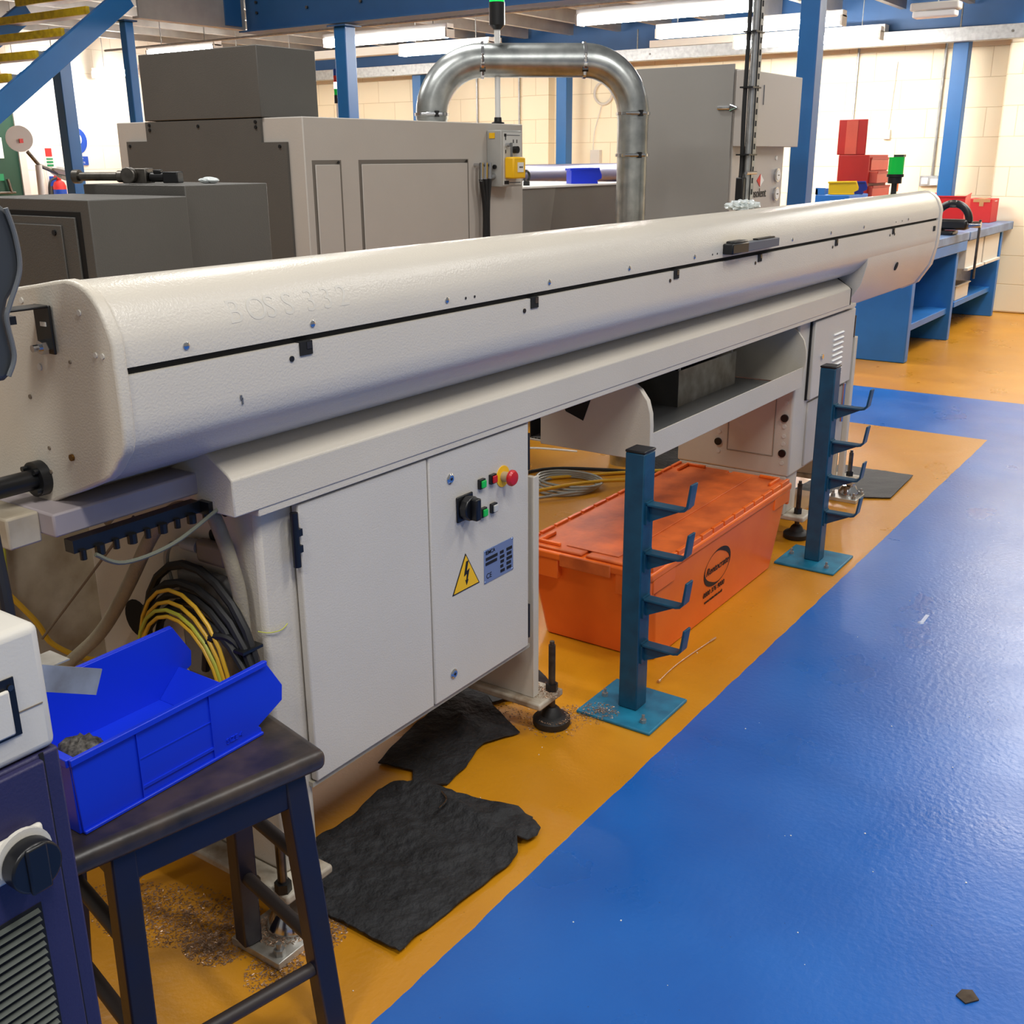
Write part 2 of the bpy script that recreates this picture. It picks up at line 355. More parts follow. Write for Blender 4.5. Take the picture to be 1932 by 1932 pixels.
t = thing('cable_trunking', 'long galvanised cable trunking running below the deck along the far wall', 'trunking', (11.95, 7, 2.55))
out('trunk', MB().box(11.9, 12.02, 1.4, 12.5, 2.655, 2.785), ZINC2, t, .003)
for k in range(7): out('joint_screw', MB().cyl((11.9, 2.4+k*1.3, 2.72), (11.893, 2.4+k*1.3, 2.72), .012, 8), STEEL, t)
for y in (2.9, 6.5, 9.0): out('hanger', MB().cyl((11.96, y, 2.785), (11.96, y, 3.0), .008, 8), STEEL, t)
o = tag(out('cable_trunking', MB().box(11.88, 12.02, 3.62, 6.3, 2.786, 2.86), CREAM), 'cream trunking lid on top of the galvanised trunking at right', 'trunking')
o = tag(out('cable_trunking', MB().box(11.6, 11.76, 8.3, 11.6, 2.90, 3.001), CREAM), 'cream timber coloured trunking left of the duct', 'trunking')
# thin conduits under deck
tag(out('ceiling_conduit', MB().tube([(7.6, 2.2, 2.69), (7.6, 5, 2.69), (7.6, 8.5, 2.69), (7.6, 10.5, 2.69)], .011, 8), ZINC2), 'thin galvanised conduit under the deck in front of the lights', 'conduit')
for (x, y, l) in ((12.58, 4.09, 'grey wall conduit running down behind the open red toolbox lid'), (12.58, 3.17, 'grey wall conduit running down to the double socket'), (12.58, 9.3, 'pale wall conduit on the far wall left of the duct'), (12.58, 8.6, 'pale wall conduit on the far wall left of the signal pole')):
    z0 = 1.36 if y == 3.17 else 1.2
    c = tag(out('wall_conduit', MB().cyl((x, y, z0), (x, y, 2.78), .013, 10), ZINC2), l, 'conduit')
t = thing('wall_socket', 'metal double wall socket with a white plug, above the red bin', 'socket', (12.58, 3.2, 1.32))
out('face_plate', MB().box(12.56, 12.6, 3.10, 3.29, 1.27, 1.38), ZINC2, t, .005)
out('outlet', MB().box(12.552, 12.56, 3.20, 3.27, 1.29, 1.36), WHITE, t, .003); out('plug', MB().box(12.52, 12.56, 3.09, 3.17, 1.28, 1.35), WHITE, t, .006)
t = thing('wall_switch', 'small cream switch box on the far wall right of the red toolbox lid', 'switch', (12.58, 3.7, 1.8)); 
out('switch_box', MB().box(12.56, 12.6, 3.66, 3.73, 1.76, 1.86), CREAM, t, .004); out('drop_wire', MB().cyl((12.59, 3.69, 1.86), (12.59, 3.66, 2.55), .004, 6), CREAM, t)
t = thing('cable_coil', 'white cable coil hanging on the far wall below the duct arch', 'cable', (12.57, 7.3, 2.35))
out('coil', MB().tube([(12.57, 7.3+.13*math.cos(k*math.pi/12), 2.36+.13*math.sin(k*math.pi/12)) for k in range(25)], .016, 8, False), CREAM, t)
out('hanging_lead', MB().tube([(12.57, 7.32, 2.22), (12.57, 7.42, 1.9), (12.57, 7.44, 1.65)], .006, 6), CREAM, t)
tag(out('junction_box', MB().box(12.53, 12.6, 7.32, 7.46, 1.5, 1.68), CREAM, None, .006), 'cream junction box on the far wall beside the column under the duct', 'junction box')
# ================================================================== STAIRS
t = thing('staircase', 'blue steel staircase with yellow step edges at upper left', 'staircase', (5, 7.8, 0))
def stringer(y, dx=0):
    dirx, dz = 1.124, .797; L = math.hypot(dirx, dz); ux, uz = dirx/L, dz/L; nx, nz = -uz, ux
    a = Vector((3.0+dx, 0, .905)); b_ = Vector((5.62+dx, 0, 2.763)); h = .075
    P = [(a.x-nx*h, a.z-nz*h), (b_.x-nx*h, b_.z-nz*h), (b_.x+nx*h, b_.z+nz*h), (a.x+nx*h, a.z+nz*h)]
    out('stringer', MB().prism(P, 'y', y, y+.05), COLB, t, .004)
stringer(7.4); stringer(8.7)
out('handrail', MB().box(-1.9, 1.7, 8.78, 8.82, -.03, .03).xf(Matrix.Translation((4.3, 0, 2.35)) @ Matrix.Rotation(-math.atan2(.797, 1.124), 4, 'Y')), COLB, t)
for x in (3.6, 4.7): out('baluster', MB().box(x, x+.04, 8.75, 8.78, .905+(x-3)*.709, 1.46+(x-3)*.709), COLB, t)
for (x, z) in ((5.30, 2.665), (5.07, 2.50), (4.84, 2.335), (4.61, 2.17), (4.38, 2.005), (5.53, 2.83)):
    tr = out('tread', MB().box(x+.001, x+.22, 7.45, 8.7, z-.03, z), ZINC2, t)
    out('nosing', MB().box(x-.028, x+.001, 7.45, 8.7, z-.05, z+.003), STRY, tr)
# ================================================================== LEFT WALL ITEMS
t = thing('green_door', 'dark green door at the left edge with notices on it', 'door', (7.4, 12.95, 0))
out('door_leaf', MB().box(6.6, 7.93, 12.93, 12.99, 0, 2.2), GREEND, t); out('door_frame', MB().box(7.93, 8.02, 12.9, 13, 0, 2.3), CREAM, t)
out('notice', MB().box(7.55, 7.74, 12.92, 12.93, 1.62, 1.86), WHITE, t); out('notice', MB().box(7.55, 7.7, 12.92, 12.93, 1.36, 1.44), GRNI, t)
out('push_bar', MB().cyl((7.2, 12.88, 1.22), (7.8, 12.88, 1.22), .015, 8).cyl((7.75, 12.88, 1.22), (7.72, 12.88, 1.38), .02, 8), STEEL, t)
t = thing('fire_extinguisher', 'red fire extinguisher by the white wall at left', 'fire extinguisher', (8.36, 12.85, 1.0))
out('cylinder', MB().lathe([(.07, 0), (.08, .01), (.08, .36), (.06, .41), (.03, .43), (.03, .45)], (8.4, 12.86, .92), 20), REDI, t)
out('wall_bracket', MB().box(8.34, 8.46, 12.935, 13.0, 1.1, 1.28), STEEL, t); out('valve_lever', MB().box(8.34, 8.46, 12.84, 12.88, 1.37, 1.40).box(8.36, 8.40, 12.83, 12.89, 1.37, 1.46), REDI, t); out('hose', MB().tube([(8.36, 12.84, 1.38), (8.25, 12.82, 1.34), (8.22, 12.82, 1.18), (8.26, 12.82, 1.05)], .014, 8), RUB, t)
out('info_band', MB().cyl((8.4, 12.86, 1.14), (8.4, 12.86, 1.24), .0815, 20), BLUEI, t)
t = thing('fire_sign', 'small red and green notice on the white wall above the extinguisher', 'sign', (8.39, 12.98, 1.7))
out('board', MB().box(8.33, 8.44, 12.985, 12.999, 1.51, 1.77), WHITE, t); out('red_panel', MB().box(8.34, 8.43, 12.98, 12.985, 1.64, 1.74), REDI, t); out('green_band', MB().box(8.345, 8.435, 12.98, 12.985, 1.52, 1.545).box(8.345, 8.435, 12.98, 12.985, 1.56, 1.585).box(8.345, 8.435, 12.98, 12.985, 1.60, 1.62), GRNI, t)
t = thing('first_aid_sign', 'small blue and white notice lowest on the white wall at left', 'sign', (8.4, 12.98, 1.4))
out('board', MB().box(8.33, 8.5, 12.985, 12.999, 1.26, 1.50), WHITE, t); out('blue_panel', MB().box(8.35, 8.5, 12.98, 12.985, 1.27, 1.40).cyl((8.41, 12.984, 1.46), (8.41, 12.98, 1.46), .02, 12), BLUEI, t)
t = thing('ear_protection_sign', 'round blue and white safety sign behind the leftmost column', 'sign', (8.75, 12.98, 1.7))
out('disc', MB().cyl((8.8, 12.999, 1.83), (8.8, 12.99, 1.83), .17, 28), BLUEI, t); out('head_symbol', MB().cyl((8.81, 12.989, 1.85), (8.81, 12.985, 1.85), .08, 20).box(8.77, 8.85, 12.985, 12.989, 1.72, 1.80), WHITE, t)
out('caption', MB().box(8.68, 8.95, 12.985, 12.999, 1.53, 1.64), BLUEI, t)
text('caption_text', 'Wear ear', .045, (8.79, 12.984, 1.61), X, Z, WHITE, t); text('caption_text', 'protectors', .045, (8.8, 12.984, 1.565), X, Z, WHITE, t)
t = thing('magnifier_lamp', 'white magnifier bench lamp in front of the white wall', 'lamp', (6.6, 10.5, 1.0))
out('stem', MB().cyl((6.55, 10.42, .0), (6.6, 10.42, 1.55), .032, 12), WHITE, t)
out('lamp_head', MB().lathe([(.10, 0), (.17, .01), (.18, .03), (.15, .06)], (0, 0, 0), 26).xf(Matrix.Translation((6.9, 10.42, 1.42)) @ Matrix.Rotation(math.radians(24), 4, 'Y')), WHITE, t)
out('magnifier_glass', MB().cyl((0, 0, .0), (0, 0, -.01), .10, 24).xf(Matrix.Translation((6.9, 10.42, 1.42)) @ Matrix.Rotation(math.radians(24), 4, 'Y')), GLASS, t)
out('lid', MB().cyl((6.42, 10.40, 1.80), (6.435, 10.43, 1.80), .125, 28), WHITE, t)
out('lid_logo', MB().box(6.41, 6.45, 10.385, 10.395, 1.76, 1.80), REDI, t)
out('hinge', MB().cyl((6.5, 10.42, 1.68), (6.6, 10.42, 1.56), .02, 8).cyl((6.6, 10.42, 1.55), (6.8, 10.42, 1.47), .02, 8), STEEL, t)
# ================================================================== BACKGROUND MACHINES
t = thing('grey_machining_centre', 'large light grey machine with inset panels and a dark tall box on top', 'machine', (3.9, 3.7, 0))
out('body', MB().box(3.178, 4.71, 3.2, 4.37, .05, 1.755), LATHE, t, .004)
out('plinth', MB().box(3.25, 4.65, 3.3, 4.3, 0, .05), DGREY, t)
out('side_cover', MB().prism([(3.425, 1.753), (4.15, 1.753), (4.15, 1.674), (4.295, 1.674), (4.295, .9), (3.285, .9), (3.285, 1.662), (3.425, 1.662)], 'x', 3.165, 3.178), DGREY, t)
tb = out('top_box', MB().box(3.165, 3.49, 3.416, 4.15, 1.757, 2.025), DGREY, t, .003)
for (y, z) in ((3.45, 1.74), (3.45, 1.72), (4.12, 1.74), (4.12, 1.72), (3.8, 1.73), (3.32, 1.645), (4.27, 1.655)):
    out('screw', MB().cyl((3.165, y, z), (3.160, y, z), .007, 8), BLACK, t)
for (a, b_, n) in ((3.228, 3.368, 'inset_panel'), (3.50, 4.235, 'inset_panel')):
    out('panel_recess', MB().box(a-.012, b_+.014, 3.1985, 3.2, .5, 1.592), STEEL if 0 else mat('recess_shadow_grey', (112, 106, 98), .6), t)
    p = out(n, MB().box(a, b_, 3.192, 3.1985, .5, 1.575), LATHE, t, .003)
    out('panel_screw', MB().cyl((b_-.01, 3.192, 1.583), (b_-.01, 3.188, 1.583), .006, 8), BLACK, p)
c = out('control_box', MB().box(4.40, 4.572, 3.113, 3.2, 1.462, 1.722), mat('control_box_grey', (168, 168, 164), .4), t, .004)
out('face_plate', MB().box(4.412, 4.565, 3.109, 3.113, 1.47, 1.712), mat('panel_light_grey', (206, 206, 202), .4), c)
out('yellow_tag', MB().box(4.396, 4.40, 3.15, 3.182, 1.685, 1.71), YEL, c)
out('rotary_knob', MB().cyl((4.50, 3.109, 1.633), (4.50, 3.085, 1.633), .017, 16), BLACK, c)
out('key', MB().cyl((4.435, 3.109, 1.655), (4.435, 3.085, 1.655), .009, 10).box(4.435, 4.452, 3.083, 3.087, 1.60, 1.665), CHROME, c)
for (x, z) in ((4.495, 1.672), (4.525, 1.672), (4.43, 1.685), (4.43, 1.625)): out('panel_symbol', MB().box(x-.003, x+.003, 3.1075, 3.109, z-.008, z+.008), INK, c)
out('yellow_hood', MB().box(4.42, 4.525, 3.055, 3.109, 1.50, 1.60), YEL, c, .008); out('hood_label', MB().box(4.452, 4.50, 3.051, 3.055, 1.53, 1.575), WHITE, c)
for x in (4.466, 4.476, 4.487): out('label_mark', MB().box(x-.003, x+.003, 3.0495, 3.051, 1.549, 1.557), INK, c)
out('maker_strip', MB().box(4.418, 4.455, 3.1075, 3.109, 1.474, 1.49).box(4.418, 4.436, 3.1075, 3.109, 1.693, 1.706), INK, c)
out('strip_lettering', MB().box(4.46, 4.555, 3.1075, 3.109, 1.479, 1.483).box(4.44, 4.55, 3.1075, 3.109, 1.698, 1.701), ARROWM, c)
out('selector', MB().cyl((4.40, 3.15, 1.555), (4.39, 3.15, 1.555), .010, 12), BLACK, c); out('key_switch', MB().cyl((4.40, 3.158, 1.512), (4.375, 3.158, 1.512), .013, 12), CHROME, c)
for k, x in enumerate((4.30, 4.335, 4.37)):
    h = out('pneumatic_hose', MB().tube([(x-.003, 3.16, 1.50), (4.325+k*.012, 3.16, 1.35), (4.315+k*.018, 3.16, 1.1), (4.32+k*.018, 3.16, .8)], .011, 8), CABLE, t)
    out('fitting', MB().cyl((x, 3.2, 1.565), (x, 3.165, 1.565), .008, 8), CHROME, h); out('connector', MB().cyl((x, 3.16, 1.575), (x-.003, 3.16, 1.49), .010, 8), CHROME, h)
t = thing('signal_light', 'green signal light on a tall white pole on the grey machine', 'signal light', (4.553, 3.24, 1.755))
out('pole', MB().cyl((4.553, 3.24, 1.78), (4.553, 3.24, 2.2), .014, 12), WHITE, t); out('foot', MB().lathe([(.032, 0), (.032, .006), (.02, .01), (.018, .03)], (4.553, 3.24, 1.755), 16), BLACK, t)
out('socket', MB().lathe([(.02, 0), (.038, .02), (.038, .12)], (4.553, 3.24, 2.18), 18), BLACK, t); out('green_lens', MB().lathe([(.036, 0), (.036, .07), (.03, .08)], (4.553, 3.24, 2.30), 18), GREENO, t)
# dark boxes at left
t = thing('dark_grey_machine', 'dark grey machine housing at left with a hinged access door', 'machine', (2.0, 3, 0))
out('front_housing', MB().box(1.775, 2.10, 2.6, 3.15, .9, 1.498), DGREY, t, .003)
out('rear_housing', MB().box(2.12, 2.44, 2.63, 3.12, .9, 1.527), DGREY, t, .003)
d = out('access_door', MB().box(1.768, 1.774, 2.66, 3.12, .95, 1.452), DGREY, t, .002)
out('door_reveal', MB().box(1.7735, 1.7755, 2.64, 3.14, .93, 1.466), DARKV, t)
out('door_inset', MB().box(1.763, 1.768, 2.72, 3.08, 1.0, 1.43), DGREY, d, .002); out('screw', MB().cyl((1.763, 2.75, 1.41), (1.758, 2.75, 1.41), .008, 8), BLACK, d)
out('cooling_pipe', MB().cyl((1.55, 2.35, 1.12), (1.767, 2.62, 1.12), .03, 12), BLACK, t)
out('base_frame', MB().box(1.8, 2.40, 2.7, 3.1, 0, .9), DGREY, t)
t = thing('tool_holder', 'dark steel boring tool lying on the dark grey machine', 'tool', (2.17, 2.95, 1.527))
TM = Matrix.Translation((2.245, 2.80, 1.5275)) @ Matrix.Rotation(math.radians(24), 4, 'Z')
out('shank', MB().cyl((0, .34, .022), (0, .20, .022), .013, 14).cyl((0, .36, .022), (0, .34, .022), .021, 14).xf(TM), STEEL, t)
out('tool_body', MB().cyl((0, .21, .022), (0, .17, .022), .018, 14).box(-.028, .028, .10, .18, .002, .046).cyl((-.028, .15, .026), (-.05, .15, .026), .024, 16).xf(TM), STEEL, t, .003)
out('cutter_head', MB().cyl((0, .10, .02), (0, .03, .02), .015, 12).box(-.02, .02, 0, .05, .002, .036).box(-.012, .01, .06, .085, .03, .042).xf(TM), BLACK, t, .003)
t = thing('plastic_bag', 'small clear crumpled plastic packet on the dark grey machine', 'packet', (2.33, 2.76, 1.527))
bag = MB(); bmesh.ops.create_icosphere(bag.bm, subdivisions=3, radius=1)
for v in bag.bm.verts: v.co = Vector((2.33+v.co.x*.02*(1+.3*math.sin(9*v.co.y)), 2.77+v.co.y*.042, 1.536+v.co.z*.008*(1+.4*math.sin(7*v.co.x+5*v.co.y))))
out('packet', bag, mat('clear_film', (215, 222, 222), .15, spec=.8), t)
t = thing('beige_machine_base', 'beige machine cabinet standing in shadow beneath the left end of the bar feeder', 'machine', (1.3, 2.4, 0))
out('cabinet', MB().box(.35, 2.05, 2.25, 2.58, .08, .98), DIRTY, t, .02); out('skirt', MB().box(.45, 2.0, 2.3, 2.55, 0, .08), DGREY, t)
# mid machine behind, with bar tube
t = thing('dark_machine', 'low dark grey machine housing with a white top, behind the duct', 'machine', (5.8, 3.9, 0))
out('housing', MB().prism([(5.29, .2), (6.6, .2), (6.6, 1.425), (5.29, 1.425)], 'y', 3.6, 4.5), DGREY, t, .003)
out('light_panel', MB().prism([(5.29, .6), (5.45, .6), (5.64, 1.424), (5.29, 1.424)], 'y', 3.594, 3.6), MGREY, t)
out('top_cover', MB().box(5.27, 6.62, 3.58, 4.52, 1.426, 1.436), WHITE, t); out('plinth', MB().box(5.35, 6.5, 3.7, 4.4, 0, .2), DGREY, t)
e = out('lifting_eye', MB().cyl((5.56, 3.75, 1.436), (5.56, 3.75, 1.46), .02, 12).tube([(5.56+.03*math.cos(k*math.pi/10), 3.75, 1.49+.03*math.sin(k*math.pi/10)) for k in range(21)], .009, 8, False), BLACK, t)
t = thing('background_bar_tube', 'long purple grey tube lying behind the low dark machine', 'tube', (6.6, 5.2, 0))
out('barrel', MB().cyl((6.0, 4.75, 1.47), (8.6, 4.75, 1.47), .075, 24), BARM, t); 
for x in (6.1, 8.4): out('support', MB().box(x-.05, x+.05, 4.7, 4.8, 0, 1.40), BARM, t)
def bin_(name, L_, W_, H_, m, label, loc, rot, scale_t=.004, front=.45, logo=None, cat='storage bin', group=None):
    """open fronted picking bin: local x = length towards the open front, y = width, z up"""
    t_ = thing(name, label, cat, (0, 0, 0), group); s = MB(); T = scale_t; fl = .035*L_/.37
    side = [(0, 0), (L_, 0), (L_, .012), (L_-.006, .018), (L_+.055*L_/.37, .045*H_/.14), (L_+.058*L_/.37, .075*H_/.14), (L_+.02*L_/.37, H_), (-.004, H_*.96)]
    s.box(0, L_, 0, W_, 0, T); s.prism(side, 'y', 0, T); s.prism(side, 'y', W_-T, W_); s.box(-.004, T, T, W_-T, 0, H_*.96)
    bm = s.bm
    # front ramp low
    A = [bm.verts.new(p) for p in ((L_-.02*L_/.37, T, .0), (L_-.02*L_/.37, W_-T, 0), (L_+.03*L_/.37, W_-T, H_*front), (L_+.03*L_/.37, T, H_*front), (L_-.028*L_/.37, T, .004), (L_-.028*L_/.37, W_-T, .004), (L_+.024*L_/.37, W_-T, H_*front+.004), (L_+.024*L_/.37, T, H_*front+.004))]
    for f in ((0,1,2,3),(4,7,6,5),(0,4,5,1),(3,2,6,7),(0,3,7,4),(1,5,6,2)): bm.faces.new([A[i] for i in f])
    body = out('bin_body', s, m, t_, .0012)
    r = MB(); d = .007
    for y0, y1 in ((-d, 0), (W_, W_+d)):
        r.prism([(-.008, H_*.96-.010), (L_+.02*L_/.37, H_-.009), (L_+.021*L_/.37, H_+.001), (-.008, H_*.96+.002)], 'y', y0, y1)
    r.box(-.012, -.004, 0, W_, H_*.96-.012, H_*.96+.002)
    r.box(.0, L_, -.006, 0, 0, .006).box(.0, L_, W_, W_+.006, 0, .006)
    out('rim', r, m, t_, .0015)
    if logo:
        rb = MB(); rb.box(L_*.30, L_*.306, -.003, 0, .006, H_*.9).box(L_*.70, L_*.706, -.003, 0, .006, H_*.95).box(L_*.306, L_*.70, -.003, 0, .022, .027).box(L_*.306, L_*.70, -.0015, 0, .075, .077)
        out('rib', rb, m, t_); text('size_lettering', 'SIZE 4', .014, (L_*.83, -.001, .022), X, Z, m, t_, .002)
    t_.location = loc; t_.rotation_euler = rot; return t_
bin_('parts_bin', .17, .12, .095, BINB, 'small blue plastic bin on the low dark machine, left of the duct', (6.0, 3.70, 1.4365), (0, 0, math.radians(-42)), front=.6)
# distant stack light
t = thing('stack_light', 'small red blue and white stack light on a pole left of the near column', 'signal light', (7.5, 7.6, 0))
sx, sy = 7.6, 7.19
out('pole', MB().cyl((sx, sy, .02), (sx, sy, 2.07), .015, 10), WHITE, t); out('foot', MB().cyl((sx, sy, 0), (sx, sy, .02), .12, 16), DGREY, t); out('socket', MB().cyl((sx, sy, 2.07), (sx, sy, 2.14), .03, 14), BLACK, t)
for k, (m_, n_) in enumerate(((GREENL, 'green_lens'), (mat('white_lens_lit', (255, 255, 250), .3, emit=3), 'white_lens'), (REDI, 'red_lens'), (BLUEI, 'blue_lens'))):
    out(n_, MB().cyl((sx, sy, 2.14+k*.055), (sx, sy, 2.193+k*.055), .028, 14), m_, t)
# duct
def arc(c, u, v, R_, a0, a1, n=12): return [Vector(c)+Vector(u)*R_*math.cos(a0+(a1-a0)*i/n)+Vector(v)*R_*math.sin(a0+(a1-a0)*i/n) for i in range(n+1)]
PL = Vector((4.36, 3.50, 0)); PR = Vector((4.98, 2.72, 0)); D = (PR-PL); LD = D.length; u = D.normalized(); R_ = .25; zt = 2.045; r_ = .079
t = thing('silver_duct', 'silver galvanised extraction duct arching over the grey machine', 'duct', (4.7, 3.1, 0))
up = Vector((0, 0, 1))
p = arc(PL+u*R_+up*(zt-R_), -u, up, R_, 0, math.pi/2); out('elbow', MB().tube([PL+up*(zt-R_-.02)]+p, r_, 32, False), ZINC, t)
p2 = arc(PR-u*R_+up*(zt-R_), up, u, R_, 0, math.pi/2); out('elbow', MB().tube(p2+[PR+up*(zt-R_-.02)], r_, 32, False), ZINC, t)
out('horizontal_pipe', MB().cyl(PL+u*R_+up*zt, PR-u*R_+up*zt, r_-.001, 32), ZINC, t)
out('vertical_pipe', MB().cyl(PR+up*1.60, PR+up*(zt-R_-.0), r_-.002, 32), ZINC, t); out('vertical_pipe', MB().cyl(PR+up*0, PR+up*1.6, r_-.004, 32), ZINC, t)
out('vertical_pipe', MB().cyl(PL+up*1.756, PL+up*(zt-R_), r_-.004, 32), ZINC, t)
def clamp(c, ax, side):
    c = Vector(c); ax = Vector(ax); a = ax.orthogonal().normalized()
    s = MB(); s.cyl(c-ax*.007, c+ax*.007, r_+.006, 32)
    k = out('clamp', s, CHROME, t); v = Vector(side); tdir = v.cross(ax).normalized(); q = c+v*(r_+.008)
    out('latch', MB().cyl(q-tdir*.045, q+tdir*.03, .009, 8).cyl(q+tdir*.03, q+tdir*.055, .006, 8), CHROME, k); out('latch_block', MB().cyl(q-ax*.014-tdir*.02, q+ax*.014-tdir*.02, .012, 8), BLACK, k)
cs = (-.75, -.66, 0)
clamp(PL+up*1.80, up, cs); clamp(PR+up*1.80, up, cs); clamp(PR+up*1.605, up, cs); clamp(PL+u*R_+up*zt, u, (-.64, -.5, -.3)); clamp(PR-u*R_+up*zt, u, (-.64, -.5, -.3))
# filter cabinet
t = thing('mist_filter_cabinet', 'tall grey oil mist filter cabinet with two round gauges and a red and white diamond', 'filter cabinet', (6, 2.75, 0))
out('cabinet', MB().box(5.62, 6.36, 2.46, 3.05, .35, 2.03), FLIGHT, t, .004); out('side_panel', MB().box(5.606, 5.62, 2.47, 3.05, .35, 2.055), FGREY, t, .002)
for x in (5.68, 6.3):
    for y in (2.52, 2.99): out('leg', MB().box(x-.03, x+.03, y-.03, y+.03, 0, .35), FGREY, t)
d = out('upper_door', MB().box(5.61, 6.42, 2.40, 2.458, 1.645, 2.025), FLIGHT, t, .004); out('door_slot', MB().box(5.85, 5.853, 2.396, 2.40, 1.86, 1.96), ARROWM, d)
out('toggle_latch', MB().cyl((5.60, 2.55, 1.84), (5.60, 2.48, 1.84), .01, 8).cyl((5.60, 2.48, 1.855), (5.60, 2.44, 1.84), .005, 6).cyl((5.60, 2.48, 1.825), (5.60, 2.44, 1.84), .005, 6), CHROME, t)
for z in (1.49, 1.385):
    g = out('gauge', MB().cyl((6.26, 2.46, z), (6.26, 2.445, z), .038, 24), CHROME, t); out('dial', MB().cyl((6.26, 2.444, z), (6.26, 2.443, z), .03, 24), WHITE, g); out('needle', MB().box(6.25, 6.272, 2.441, 2.443, z-.002, z+.002), INK, g)
out('cap', MB().cyl((6.245, 2.46, 1.585), (6.245, 2.455, 1.585), .012, 12), WHITE, t)
out('logo_red', MB().prism([(5.975, 1.465), (6.025, 1.43), (6.025, 1.50)], 'y', 2.457, 2.46), REDI, t); out('logo_white', MB().prism([(6.025, 1.43), (6.075, 1.465), (6.025, 1.50)], 'y', 2.457, 2.46), WHITE, t)
text('maker_lettering', 'Absolent', .07, (5.995, 2.458, 1.395), X, Z, INK, t)
# perforated strut
t = thing('perforated_strut', 'vertical galvanised perforated strut with black cables tied to it', 'strut', (5.1, 2.142, 0))
sx, sy = 5.10, 2.142
s = MB().box(sx-.02, sx-.017, sy-.02, sy+.02, 0, 3.0).box(sx-.02, sx+.02, sy+.017, sy+.02, 0, 3.0)
s.box(sx-.02, sx+.02, sy-.02, sy-.017, 0, 3.0); out('channel', s, ZINC2, t)
for k in range(30): out('slot', MB().box(sx-.006, sx+.006, sy-.0215, sy-.02, .9+k*.052, .925+k*.052), DARKV, t)
out('support_pole', MB().cyl((sx-.035, sy-.005, 1.2), (sx-.035, sy-.005, 2.97), .013, 12), ZINC2, t)
out('black_cable', MB().tube([(sx-.05, sy+.02, 2.97), (sx-.05, sy+.02, 2.2), (sx-.055, sy+.02, 1.8), (sx-.045, sy+.02, 1.55), (sx-.06, sy+.02, 1.42), (sx-.06, sy+.02, 1.1)], .011, 8), CABLE, t)
out('cable_connector', MB().box(sx-.085, sx-.04, sy-.01, sy+.03, 1.38, 1.50), BLACK, t, .005)
for z in (1.36, 1.60, 1.90, 2.14): out('cable_tie', MB().box(sx-.075, sx+.026, sy-.026, sy+.04, z, z+.007), BLACK, t)
out('bolt', MB().cyl((sx-.08, sy-.02, 1.52), (sx+.04, sy-.02, 1.52), .008, 8), CHROME, t)
# ================================================================== BAR FEEDER
t = thing('bar_feeder', 'long cream and silver bar feeder tube on two cabinets running across the picture', 'bar feeder', (3.5, 1.75, 0))
FRONT = [(1.447, 1.288), (1.446, 1.322), (1.452, 1.342), (1.461, 1.362), (1.471, 1.38), (1.484, 1.394), (1.499, 1.406), (1.515, 1.413), (1.531, 1.417), (1.55, 1.4185), (1.58, 1.415), (1.63, 1.407), (1.705, 1.396)]
BACK = [(1.95, 1.37), (2.0, 1.35), (2.03, 1.31), (2.035, 1.288)]
LOWF = [(1.4455, 1.276), (1.445, 1.205), (1.447, 1.172), (1.455, 1.154), (1.47, 1.139), (1.482, 1.124), (1.497, 1.11), (1.513, 1.1), (1.532, 1.092), (1.593, 1.067), (1.654, 1.045), (1.705, 1.02)]
LOWB = [(1.95, 1.02), (2.01, 1.06), (2.035, 1.12), (2.035, 1.276)]
up_ = out('upper_cover', MB().prism(FRONT+BACK, 'x', 1.02, 5.97), SILVER, t, ang=.5)
out('seam_gap', MB().prism([(1.456, 1.27), (1.456, 1.294), (2.02, 1.294), (2.02, 1.27)], 'x', 1.02, 5.965), DARKV, t)
BELLY = [(1.4475, 1.19), (1.4485, 1.14), (1.470, 1.05), (1.53, .955), (1.60, .92), (1.93, .91), (2.02, 1.12)]
out('end_belly', MB().prism(BELLY, 'x', 4.83, 5.97), SILVER, t, .002, 2)
lo_ = out('lower_cover', MB().prism(LOWF+LOWB, 'x', 1.02, 5.97), SILVER, t, ang=.5)
def grow(P, d):
    cy = 1.74; cz = 1.22
    return [(y+(d if y > cy else -d), z+(d*.8 if z > cz else -d*.8)) for y, z in P]
ring = FRONT+BACK+LOWB[::-1]+LOWF[::-1]
ep = out('end_plate', MB().prism(grow(ring, .004), 'x', .996, 1.02), BEIGE, t, .006, 3)
ring2 = FRONT+BACK+[(2.035, 1.276), (2.02, 1.12), (1.93, .908), (1.60, .918), (1.528, .953), (1.468, 1.05), (1.448, 1.16), (1.445, 1.20), (1.4455, 1.276)]
out('end_plate', MB().prism(grow(ring2, .003), 'x', 5.97, 6.05), SILVER, t, .018, 3)
for (y, z, r) in ((1.673, 1.381, .005), (1.518, 1.372, .005), (1.489, 1.308, .0045), (1.471, 1.308, .0045), (1.648, 1.273, .006), (1.69, 1.218, .004), (1.655, 1.133, .0035), (1.56, 1.29, .003), (1.66, 1.09, .0035)):
    out('plug', MB().cyl((.996, y, z), (.994, y, z), r, 10), GREYP if r < .0045 else CREAM, ep)
out('brass_plug', MB().cyl((.996, 1.591, 1.126), (.992, 1.591, 1.126), .006, 12), mat('brass', (120, 84, 36), .4, metal=.8), ep)
for x in (1.405, 2.174, 2.939, 3.58, 4.375, 5.165):
    n = out('latch_notch', MB().box(x-.015, x+.017, 1.4425, 1.46, 1.252, 1.2775), DARKV, t); out('latch_tab', MB().box(x+.002, x+.015, 1.4415, 1.4425, 1.263, 1.276), STEEL, n)
